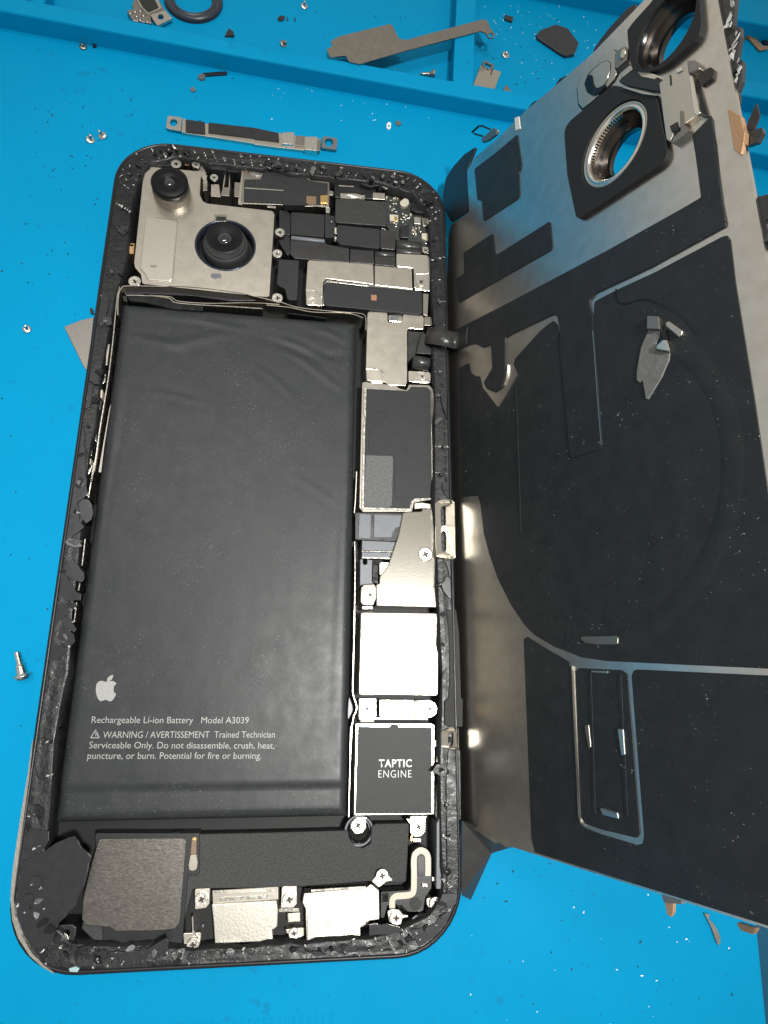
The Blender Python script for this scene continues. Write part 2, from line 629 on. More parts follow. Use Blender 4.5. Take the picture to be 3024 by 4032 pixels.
ridge([(-900, -131), (0, 39), (1000, 230), (2000, 416), (3400, 680), (3400, 612), (2000, 355), (1765, 314), (1422, 250), (1000, 181), (633, 102),
       (200, 16), (-900, -200)], 4.3)
ridge([(1818, -420), (1890, -420), (1862, 330), (1862, 345), (1784, 330), (1784, 300)], 4.32, r=0.2)
ridge([(1872, -120), (2510, 4), (3400, 170), (3400, 60), (2700, -60), (1872, -215)], 4.34)
ridge([(2860, 362), (3400, 455), (3400, 395), (2860, 300)], 4.2)
ridge([(-900, -420), (180, -190), (185, -60), (175, 12), (150, 18), (100, -10), (-900, -190)], 4.33, r=1.2)

# grip ribs moulded along the near edge of the mat
rib_me = None
for k in range(46):
    x_ = -4 + k * 1.15
    x_, y_ = x_, at(700, 3990, 0)[1] - 2.4
    if rib_me is None:
        bm = prism_bm([(-0.22, -9), (0.22, -9), (0.22, 1.0), (-0.22, 1.0)], -0.2, 0.07, bevel=0.06)
        rb = finish('rib', bm, 'silicone', mat_o)
        rib_me = rb.data
    else:
        rb = bpy.data.objects.new('rib', rib_me)
        COL.objects.link(rb)
        rb.parent = mat_o
    rb.location = Vector((x_, y_, 0)) * MM

# ================================================================== the phone
PW, PH, PT = 67.75, 147.6, 7.8
phone = thing('phone', (PW / 2, PH / 2, 0), 'opened black smartphone with its back removed, battery and inner parts showing', 'smartphone')


def rrect(x0, y0, x1, y1, r, seg=10):
    out = []
    for cx, cy, a in ((x1 - r, y1 - r, 0), (x0 + r, y1 - r, 90), (x0 + r, y0 + r, 180), (x1 - r, y0 + r, 270)):
        for k in range(seg + 1):
            t = math.radians(a + 90 * k / seg)
            out.append((cx + r * math.cos(t), cy + r * math.sin(t)))
    # subdivide the straight runs so that inner and outer loops match
    res = []
    n = len(out)
    for i in range(n):
        p, q = out[i], out[(i + 1) % n]
        res.append(p)
        if (i + 1) % (seg + 1) == 0:
            for s in range(1, 24):
                t = s / 24
                res.append((p[0] + (q[0] - p[0]) * t, p[1] + (q[1] - p[1]) * t))
    return res


def ring_mesh(levels):
    bm = bmesh.new()
    rows = [[bm.verts.new((x, y, z)) for x, y in loop] for loop, z in levels]
    n = len(rows[0])
    for i in range(len(rows) - 1):
        for k in range(n):
            f = bm.faces.new((rows[i][k], rows[i][(k + 1) % n], rows[i + 1][(k + 1) % n], rows[i + 1][k]))
            f.smooth = True
    return bm


def inset(d, r):
    return rrect(d, d, PW - d, PH - d, r)


frame = finish('frame', ring_mesh([(inset(3.0, 7.8), 1.2), (inset(1.2, 9.4), 0.15), (inset(0.35, 10.2), 0.5), (inset(0.0, 10.6), 1.6),
                                   (inset(0.0, 10.6), 6.6), (inset(0.18, 10.4), 7.35), (inset(0.42, 10.2), 7.62), (inset(0.75, 9.9), 7.66),
                                   (inset(0.95, 9.7), 7.2)]), 'anodised_frame', phone)
floor_ = finish('mid_plate', prism_bm(inset(1.0, 9.6), 1.0, 1.9), 'cavity_black', phone)

# broken glass and glue left on the rim: a lumpy band between the frame and the opening
inner_px = [(1690, 840), (1700, 1100), (1708, 1500), (1712, 1900), (1722, 2300), (1735, 2600), (1742, 2720), (1730, 3000), (1733, 3300), (1745, 3500), (1700, 3600),
            (1500, 3690), (1350, 3700), (1180, 3720), (760, 3745), (560, 3725), (320, 3725), (200, 3640), (165, 3500), (180, 3300), (205, 3180), (214, 2900), (275, 2600), (309, 2200), (340, 1900),
            (393, 1500), (450, 1180), (500, 1040), (515, 860), (540, 720), (590, 640), (680, 616), (820, 640), (1050, 665), (1300, 700), (1500, 720), (1620, 760)]


def residue():
    poly = [at(x, y, 7.3) for x, y in inner_px]
    out = inset(0.85, 9.8)
    c = Vector((PW / 2, PH / 2))
    # inner loop = outer loop pulled to the measured inner outline along rays towards a spine
    inner = []
    N = len(poly)
    for p in out:
        tgt = Vector((PW / 2, min(max(p[1], 34), PH - 34)))
        d = (tgt - Vector(p))
        best = None
        for i in range(N):
            a, b = Vector(poly[i]), Vector(poly[(i + 1) % N])
            e = b - a
            den = d.x * e.y - d.y * e.x
            if abs(den) < 1e-9:
                continue
            w = a - Vector(p)
            t = (w.x * e.y - w.y * e.x) / den
            s = (w.x * d.y - w.y * d.x) / den
            if 0 <= s <= 1 and 0.005 < t < 1 and (best is None or t < best):
                best = t
        t = best if best else 3.0 / d.length
        q = Vector(p) + d * t
        inner.append((q.x, q.y))
    bm = bmesh.new()
    M_ = 9
    rows = []
    n = len(out)
    for j in range(M_ + 1):
        t = j / M_
        row = []
        for k in range(n):
            x = out[k][0] * (1 - t) + inner[k][0] * t
            y = out[k][1] * (1 - t) + inner[k][1] * t
            rough = 0.0 if j == 0 else (0.4 if x < 6 else 0.8)
            w = noise.noise(Vector((x * 0.55, y * 0.55, 0))) * 0.22 + noise.noise(Vector((x * 1.7, y * 1.7, 3))) * 0.18
            if j == M_:
                jit = noise.noise(Vector((x * 0.9, y * 0.9, 9))) * 0.9
                dd = Vector((inner[k][0] - out[k][0], inner[k][1] - out[k][1])).normalized()
                x += dd.x * jit
                y += dd.y * jit
            row.append(bm.verts.new((x, y, 7.42 + w * rough - 0.25 * t)))
        rows.append(row)
    rows.append([bm.verts.new((v.co.x, v.co.y, 1.9)) for v in rows[-1]])
    for i in range(len(rows) - 1):
        for k in range(n):
            bm.faces.new((rows[i][k], rows[i][(k + 1) % n], rows[i + 1][(k + 1) % n], rows[i + 1][k]))
    return bm, out, inner


bm, BAND_OUT, BAND_IN = residue()
band = finish('glass_rim', bm, 'glass_residue', phone, smooth=True)
band['label'] = 'rim covered with broken black back glass and glue'

# splinters of back glass still stuck on the rim
def band_side(k):
    x, y = BAND_OUT[k]
    return 'left' if x < 3 else 'right' if x > PW - 3 else 'top' if y > PH / 2 else 'bottom'


nb = len(BAND_OUT)
rs = random.Random(11)
for i in range(170):
    k = rs.randrange(nb)
    t = rs.uniform(0.34, 0.92)
    x = BAND_OUT[k][0] * (1 - t) + BAND_IN[k][0] * t
    y = BAND_OUT[k][1] * (1 - t) + BAND_IN[k][1] * t
    big = rs.random() < 0.16
    r = rs.uniform(0.6, 1.0) if big else rs.uniform(0.25, 0.6)
    mtl = rs.choice(('back_glass', 'glass_residue', 'glass_residue')) if rs.random() < 0.8 else ('glass_splinter' if not big else 'glass_residue')
    o = finish('glass_splinter', shard_bm(x, y, 7.35 + rs.uniform(-0.1, 0.22), r, rs.uniform(0.15, 0.4), 0.22 if big else 0.6, i + 100, rs.choice((4, 5, 6, 7)), rs.uniform(1, 1.7), rs.uniform(0, 3.1)), mtl, phone)

# larger flat pieces one can tell apart
for c, pts, z in (('Q', [(360, 60), (505, 10), (540, 400), (430, 480), (420, 520), (470, 720), (500, 760), (380, 850), (250, 1100), (215, 1180), (235, 900)], 7.62),
                  ('Q', [(225, 1180), (310, 1130), (300, 1250), (340, 1340), (420, 1470), (470, 1490), (460, 1560), (330, 1570), (215, 1480), (190, 1350)], 7.66),
                  ('Q', [(445, 500), (480, 455), (550, 460), (585, 510), (600, 600), (575, 680), (520, 720), (460, 650)], 7.9),
                  ('Q', [(325, 1130), (380, 1110), (430, 1170), (500, 1260), (500, 1330), (470, 1360), (380, 1340), (310, 1290), (300, 1240)], 8.0),
                  ('Q', [(250, 1790), (330, 1740), (415, 1870), (390, 1910), (290, 1860)], 8.05), ('Q', [(235, 1850), (390, 1930), (400, 2010), (350, 2060), (205, 1960)], 7.98),
                  ('Q', [(160, 1600), (320, 1590), (330, 1690), (240, 1780), (130, 1900)], 7.6), ('Q', [(110, 2000), (220, 2050), (330, 2100), (210, 2212), (70, 2212)], 7.6),
                  ('P', [(360, 130), (480, 160), (490, 280), (460, 460), (400, 500), (330, 470)], 7.7), ('P', [(260, 1010), (310, 985), (370, 1040), (385, 1140), (330, 1140), (250, 1090)], 7.9),
                  ('P', [(215, 1130), (300, 1140), (320, 1180), (290, 1380), (180, 1400)], 7.66), ('P', [(135, 1580), (220, 1590), (230, 1900), (250, 2212), (60, 2212)], 7.6),
                  ('O', [(140, 520), (180, 430), (370, 340), (480, 260), (640, 200), (780, 380), (720, 620), (650, 800), (510, 940), (470, 1040), (420, 1150), (300, 1180), (170, 1060), (120, 900)], 7.55),
                  ('O', [(170, 250), (260, 130), (420, 160), (420, 240), (380, 310), (190, 410), (150, 400)], 7.6),
                  ('O', [(940, 1200), (1180, 1190), (1440, 1130), (1420, 1210), (1300, 1250), (1090, 1290)], 7.66), ('O', [(1200, 1200), (1430, 1080), (1445, 1190), (1300, 1270)], 7.8),
                  ('N', [(1100, 1090), (1330, 1040), (1420, 950), (1500, 900), (1440, 1050), (1320, 1170), (1180, 1250)], 7.6), ('N', [(720, 1050), (890, 1040), (1040, 1090), (1060, 1130), (850, 1140), (720, 1150)], 7.4),
                  ('N', [(1400, 760), (1550, 760), (1530, 850), (1470, 900), (1380, 830)], 7.7), ('N', [(330, 1270), (600, 1240), (600, 1300), (300, 1300)], 7.6), ('N', [(190, 1290), (270, 1300), (320, 1360), (200, 1340)], 7.8),
                  ('J', [(1330, 690), (1440, 690), (1475, 770), (1460, 930), (1390, 880)], 7.8), ('J', [(1350, 890), (1440, 930), (1480, 1080), (1440, 1190), (1380, 1170), (1310, 1080), (1285, 1000)], 7.9),
                  ('I', [(1270, 210), (1370, 180), (1460, 380), (1430, 480), (1370, 560), (1300, 380)], 7.9), ('I', [(1310, 1500), (1460, 1520), (1470, 1600), (1390, 1600)], 7.7), ('I', [(1300, 1390), (1420, 1400), (1465, 1500), (1300, 1490)], 7.8),
                  ):
    p2 = [(min(max(q[0], 1.0 + max(0, 8.6 - q[1]) * 0.12), PW - 1.0), min(max(q[1], 1.3), PH - 1.3)) for q in flat(c, pts, z)]
    rz = random.Random(int(z * 1000) + len(pts))
    tx, ty = rz.uniform(-0.02, 0.02), rz.uniform(-0.02, 0.02)
    cx = sum(p[0] for p in p2) / len(p2)
    cy = sum(p[1] for p in p2) / len(p2)
    slab('glass_piece', jag(p2, .16, .8, len(pts)), z - 0.35, z, 'back_glass', phone, r=0, bevel=0.05, topz=lambda p: z + (p[0] - cx) * tx + (p[1] - cy) * ty)

# fracture crumbs on the rim, pale to paint in glints, too many to count
cb = bmesh.new()
for i in range(520):
    k = rs.randrange(nb)
    t = rs.betavariate(1.2, 1.0)
    x = BAND_OUT[k][0] * (1 - t) + BAND_IN[k][0] * t
    y = BAND_OUT[k][1] * (1 - t) + BAND_IN[k][1] * t
    if noise.noise(Vector((x * 0.12, y * 0.12, 5))) < -0.12:
        continue
    s = rs.uniform(0.05, 0.17)
    b2 = shard_bm(x, y, 7.42 + rs.uniform(-0.05, 0.2), s, s * 0.9, 0.8, i, 4, rs.uniform(1, 3), rs.uniform(0, 3.1))
    me = bpy.data.meshes.new('t')
    b2.to_mesh(me)
    b2.free()
    cb.from_mesh(me)
    bpy.data.meshes.remove(me)
o = finish('glass_crumbs', cb, 'glass_pale_glint', phone)
o['kind'] = 'stuff'

# bare metal where the rim paint is worn away
path = [at(x, y, 7.5) for x, y in ((131, 2915), (112, 3050), (90, 3180), (70, 3310), (57, 3400), (49, 3470), (45, 3540), (52, 3620), (75, 3690), (120, 3760), (170, 3805), (215, 3830))]
wid = [0.08, 0.25, 0.4, 0.5, 0.55, 0.5, 0.4, 0.4, 0.45, 0.4, 0.3, 0.08]
rows = []
bm = bmesh.new()
for i, p in enumerate(path):
    a, b = Vector(path[max(i - 1, 0)]), Vector(path[min(i + 1, len(path) - 1)])
    d = (b - a).normalized()
    nrm = Vector((-d.y, d.x))
    q = Vector(p)
    o_, n_ = q - nrm * 0.05, q + nrm * wid[i]
    rows.append([bm.verts.new((o_.x, o_.y, 7.2)), bm.verts.new((o_.x, o_.y, 7.72)), bm.verts.new((n_.x, n_.y, 7.78)), bm.verts.new((n_.x, n_.y, 7.2))])
for i in range(len(rows) - 1):
    for k in range(4):
        bm.faces.new((rows[i][k], rows[i][(k + 1) % 4], rows[i + 1][(k + 1) % 4], rows[i + 1][k]))
finish('worn_edge', bm, 'bare_aluminium', phone)['label'] = 'bare silver edge where the paint is worn'

# ---------------------------------------------------------------- battery
BZ = 6.2
BX0, BX1, BY0, BY1 = 4.35, 49.1, 20.0, 110.5


def battery_bm():
    bm = bmesh.new()
    nx, ny = 92, 184
    creases = [((6, 103), (18, 102.2), .06), ((30, 106), (47, 101), .09), ((34, 103.5), (48, 95), .07), ((8, 92), (24, 91), .04), ((40, 108), (48.5, 106), .08), ((28, 100), (40, 92), .04), ((5, 60), (6.5, 95), .05), ((46.5, 30), (47.5, 80), .05), ((10, 108), (30, 107.2), .08), ((36, 78), (48, 72), .03), ((6, 40), (16, 47), .03)]
    grid = []
    for j in range(ny + 1):
        row = []
        for i in range(nx + 1):
            u, v = i / nx, j / ny
            x = BX0 + (BX1 - BX0) * u
            y = BY0 + (BY1 - BY0) * v
            de = min(x - BX0, BX1 - x, y - BY0, BY1 - y)
            z = BZ - 0.9 * max(0, 1 - de / 1.3) ** 2
            z += 0.03 * noise.noise(Vector((x * 0.10, y * 0.10, 0))) + 0.015 * noise.noise(Vector((x * 0.4, y * 0.2, 4)))
            for (a0, b0, am) in creases:
                ax_, ay_ = a0
                ex_, ey_ = b0[0] - ax_, b0[1] - ay_
                l2 = ex_ * ex_ + ey_ * ey_
                tt = max(0, min(1, ((x - ax_) * ex_ + (y - ay_) * ey_) / l2))
                dd = math.hypot(x - ax_ - tt * ex_, y - ay_ - tt * ey_ - 0.5 * math.sin(tt * 5))
                if dd < 3:
                    z += am * math.exp(-(dd / 0.55) ** 2) * math.sin(math.pi * min(max(tt, .04), .96)) - am * .5 * math.exp(-((dd - 1.1) / 0.6) ** 2) * math.sin(math.pi * min(max(tt, .04), .96))
            # pouch seam and folded flap at the near end
            s = y - BY0
            if s < 5.2:
                z -= 0.28 * min(1, max(0, (5.2 - s) / 0.7))
            z += 0.10 * math.exp(-((v - 0.93 + 0.02 * math.sin(u * 9)) / 0.012) ** 2) * math.sin(u * 6.0)
            row.append(bm.verts.new((x, y, z)))
        grid.append(row)
    for j in range(ny):
        for i in range(nx):
            f = bm.faces.new((grid[j][i], grid[j][i + 1], grid[j + 1][i + 1], grid[j + 1][i]))
            f.smooth = True
    rim = [grid[0][i] for i in range(nx + 1)] + [grid[j][nx] for j in range(1, ny + 1)] + [grid[ny][i] for i in range(nx - 1, -1, -1)] + [grid[j][0] for j in range(ny - 1, 0, -1)]
    low = [bm.verts.new((v.co.x, v.co.y, 1.9)) for v in rim]
    n = len(rim)
    for k in range(n):
        bm.faces.new((rim[k], low[k], low[(k + 1) % n], rim[(k + 1) % n]))
    return bm


battery = finish('battery', battery_bm(), 'battery_wrap', phone)
battery['label'] = 'large flat black pouch battery with silver printed warning text'

# printing on the battery
def bt(name, body, a, b, cap, **kw):
    return text_obj(name, body, at(*px('S', a), BZ), at(*px('S', b), BZ), cap, 'print_silver', battery, BZ + 0.06, **kw)


bt('battery_print', 'Rechargeable Li-ion Battery   Model A3039', (148, 491), (1288, 494), 1.04)
bt('battery_print', 'WARNING / AVERTISSEMENT  Trained Technician', (230, 600), (1478, 597), 1.04)
bt('battery_print', 'Serviceable Only. Do not disassemble, crush, heat,', (130, 675), (1475, 677), 1.04)
bt('battery_print', 'puncture, or burn. Potential for fire or burning.', (118, 752), (1380, 751), 1.04)
tri = flat('S', [(137, 602), (210, 602), (181, 535)], BZ)
cx, cy = sum(p[0] for p in tri) / 3, sum(p[1] for p in tri) / 3
tin = [(cx + (p[0] - cx) * 0.70, cy + (p[1] - cy) * 0.70) for p in tri]
bm = prism_bm(fillet(tri, 0.15), BZ + 0.02, BZ + 0.09, holes=[tin])
ex, ey = at(*px('S', (180, 585)), BZ)
prism_bm([(ex - 0.06, ey), (ex + 0.06, ey), (ex + 0.08, ey + 0.75), (ex - 0.08, ey + 0.75)], BZ + 0.02, BZ + 0.09, bm=bm)
prism_bm([(ex - 0.07, ey - 0.3), (ex + 0.07, ey - 0.3), (ex + 0.07, ey - 0.15), (ex - 0.07, ey - 0.15)], BZ + 0.02, BZ + 0.09, bm=bm)
finish('warning_symbol', bm, 'print_silver', battery)
body = spline([(247, 192), (215, 186), (190, 203), (181, 238), (184, 282), (198, 318), (216, 333), (238, 327), (252, 323), (266, 328), (288, 334), (306, 320), (326, 284),
               (313, 268), (309, 247), (314, 222), (329, 207), (316, 192), (298, 187), (272, 190), (247, 192)], 4)[:-1]
leaf = spline([(262, 189), (264, 170), (280, 152), (304, 143), (304, 160), (292, 179), (275, 188), (262, 189)], 4)[:-1]
bm = prism_bm(flat('S', body, BZ), BZ + 0.02, BZ + 0.10)
prism_bm(flat('S', leaf, BZ), BZ + 0.02, BZ + 0.10, bm=bm)
finish('battery_logo', bm, 'print_silver', battery)['label'] = 'silver bitten fruit emblem with a leaf'

# thin steel strips round the battery tray
for nm, c, pts, z0, z1, th, mk in (
        ('tray_strip', 'P', [(612, 80), (590, 160), (575, 280), (540, 640), (500, 980), (460, 1250), (400, 1600), (350, 1950), (300, 2212)], 2, 7.0, 0.16, 'steel_bright'),
        ('tray_strip', 'Q', [(612, 60), (580, 250), (548, 440)], 2, 7.0, 0.16, 'steel_bright'),
        ('tray_strip', 'Q', [(512, 890), (495, 1040), (478, 1180)], 2, 7.0, 0.14, 'steel_bright'), ('tray_strip', 'Q', [(455, 1370), (440, 1450)], 2, 7.1, 0.16, 'steel_bright'),
        ('tray_strip', 'Q', [(420, 1580), (405, 1700), (392, 1800)], 2, 7.05, 0.14, 'steel_bright'), ('tray_strip', 'R', [(632, 120), (612, 250), (600, 370)], 2, 7.05, 0.14, 'steel_bright'),
        ('tray_strip', 'D', [(150, 1660), (158, 1480), (185, 1410), (240, 1388), (560, 1392), (860, 1402), (1250, 1450), (1500, 1500), (1659, 1545)], 2, 6.9, 0.14, 'steel_tan'),
        ('tray_strip', 'E', [(0, 1285), (110, 1300), (230, 1340), (360, 1362), (600, 1385), (800, 1400), (855, 1420), (865, 1470), (865, 1548)], 2, 6.7, 0.12, 'steel_tan'),
        ('tray_strip', 'D', [(230, 1475), (400, 1478), (620, 1500), (680, 1540), (850, 1560), (1200, 1580), (1500, 1600)], 2, 6.6, 0.16, 'steel_bright'),
        ('tray_strip', 'D', [(440, 1475), (640, 1490), (720, 1530), (1000, 1550), (1400, 1545), (1659, 1560)], 2, 6.8, 0.10, 'steel_tan'),
        ('tray_strip', 'E', [(0, 1330), (200, 1350), (400, 1390), (700, 1400), (840, 1440)], 2, 6.5, 0.12, 'steel_tan'),
        ('tray_strip', 'E', [(180, 1400), (350, 1420), (520, 1445)], 2, 6.45, 0.22, 'gloss_black'),
        ('tray_strip', 'K', [(150, 0), (145, 400), (135, 800), (130, 1080), (170, 1220), (180, 1300), (130, 1450), (110, 1700), (95, 1991)], 2, 6.5, 0.12, 'steel_tan'),
        ('tray_strip', 'J', [(155, 440), (160, 800), (155, 1200), (150, 1659)], 2, 6.55, 0.12, 'steel_bright'),
        ('tray_strip', 'L', [(95, 240), (85, 700), (75, 1100), (70, 1320)], 2, 6.45, 0.12, 'steel_tan'),
        ('tray_strip', 'I', [(180, 1250), (165, 1600), (150, 1790)], 2, 6.5, 0.14, 'steel_tan')):
    finish(nm, wall_bm(spline(flat(c, pts, z1), 5), z0, z1, th), mk, phone)
slab('tray_lip', flat('K', [(75, 1105), (130, 1250), (135, 1320), (60, 1480), (60, 1300)], 6.3), 2, 6.3, 'satin_black', phone, r=0.3, bevel=0.12)
slab('tray_lip', flat('P', [(690, 175), (850, 165), (920, 180), (1140, 215), (1200, 260), (1521, 290), (1521, 345), (1180, 320), (880, 250), (720, 235)], 6.35), 2, 6.35, 'gloss_black', phone, r=0.1, bevel=0.12)
slab('tray_lip', flat('D', [(200, 1405), (860, 1415), (1200, 1460), (1500, 1525), (1200, 1530), (850, 1480), (600, 1470), (400, 1462), (215, 1470)], 5.6), 2, 5.6, 'satin_black', phone, r=0.2, bevel=0.1)

# ---------------------------------------------------------------- camera module
CZ = 6.9
mx, my = at(*px('D', (1156, 1008)), CZ)
hx, hy = at(*px('D', (1440, 1008)), CZ)
HR = math.hypot(hx - mx, hy - my)
slotb = at(*px('D', (1115, 745)), CZ)
cam_poly = flat('D', [(425, 275), (910, 320), (925, 345), (915, 540), (945, 600), (985, 620), (1595, 690), (1612, 720), (1565, 1480), (1545, 1492), (380, 1368), (368, 1280), (312, 1215), (305, 1170), (395, 320)], CZ)
camera_plate = finish('camera_module', prism_bm(fillet(cam_poly, 0.6), 2.0, CZ, holes=[circle(mx, my, HR, 48)], bevel=0.14), 'steel_tan', phone)
camera_plate['label'] = 'tan steel camera module with two black lenses'
slab('raised_pad', flat('D', [(408, 745), (450, 740), (700, 770), (712, 800), (665, 1325), (645, 1348), (430, 1332), (395, 1270), (355, 1225), (400, 800)], CZ + 0.2), 6.5, CZ + 0.2, 'steel_pebbled', camera_plate, r=0.5, bevel=0.22)
slab('pad_mark', flat('D', [(455, 1195), (510, 1195), (515, 1212), (455, 1212)], CZ + 0.26), CZ, CZ + 0.25, 'steel_brown', camera_plate, r=0.05, bevel=0)
slab('notch_cover', flat('D', [(1050, 720), (1165, 722), (1172, 785), (1058, 790)], CZ + 0.05), 5, CZ + 0.05, 'steel_brown', camera_plate, r=0.15, bevel=0.05)
slab('notch_cover', flat('D', [(1070, 740), (1160, 742), (1165, 780), (1070, 785)], CZ + 0.12), 5, CZ + 0.12, 'satin_black', camera_plate, r=0.1, bevel=0.04)
slab('notch_cover', flat('D', [(1020, 1270), (1110, 1275), (1120, 1310), (1060, 1318), (1018, 1300)], CZ + 0.12), 5, CZ + 0.12, 'grey_film', camera_plate, r=0.15, bevel=0.06)
finish('well_ring', lathe_bm([(HR + 0.02, 3), (HR + 0.02, CZ - 0.25), (HR - 0.05, CZ + 0.10), (HR - 0.25, CZ + 0.14), (HR - 0.42, CZ - 0.02), (HR - 0.6, CZ - 1.2)], mx, my, 56, cap=False), 'blued_ring', camera_plate)
finish('well_floor', lathe_bm([(HR, 3.5), (HR, 4.6)], mx, my, 48), 'cavity_black', camera_plate)
lx, ly = at(*px('D', (1147, 935)), 9.0)
l2x, l2y = at(*px('D', (1317, 935)), 9.0)
LR = math.hypot(l2x - lx, l2y - ly)
finish('lens_barrel', lathe_bm([(LR * 1.28, 4.6), (LR * 1.26, 7.0), (LR * 1.14, 7.5), (LR * 1.1, 7.55), (LR * 1.02, 8.9), (LR, 9.0), (LR * 0.95, 9.02), (LR * 0.42, 8.75), (LR * 0.36, 8.7)], lx, ly, 48,
                               mi=[0, 0, 1, 0, 0, 1, 1, 1, 1]), ['barrel_grey', 'lens_black'], camera_plate)
finish('lens', lathe_bm([(LR * 0.40, 8.6), (LR * 0.39, 8.76), (LR * 0.30, 8.92), (LR * 0.18, 9.01), (LR * 0.06, 9.04)], lx, ly, 32), 'lens_glass', camera_plate)
ux, uy = at(*px('D', (632, 415)), 10.2)
u2x, u2y = at(*px('D', (803, 415)), 10.2)
UR = math.hypot(u2x - ux, u2y - uy)
bxx, byy = ux, uy
finish('lens_barrel', lathe_bm([(UR * 1.05, 5), (UR * 1.05, 8.2), (UR * 1.02, 8.75), (UR * 1.0, 8.8), (UR * 1.0, 9.0), (UR * 1.02, 9.05), (UR * 1.02, 10.1), (UR * 0.99, 10.2), (UR * 0.33, 10.12), (UR * 0.3, 10.0)], bxx, byy, 48,
                               mi=[0, 0, 0, 1, 1, 2, 2, 2, 2, 2]), ['steel_brown', 'gloss_black', 'lens_black'], camera_plate)
finish('lens', lathe_bm([(UR * 0.30, 9.95), (UR * 0.24, 10.08), (UR * 0.12, 10.15), (UR * 0.04, 10.17)], bxx, byy, 28), 'lens_glass', camera_plate)

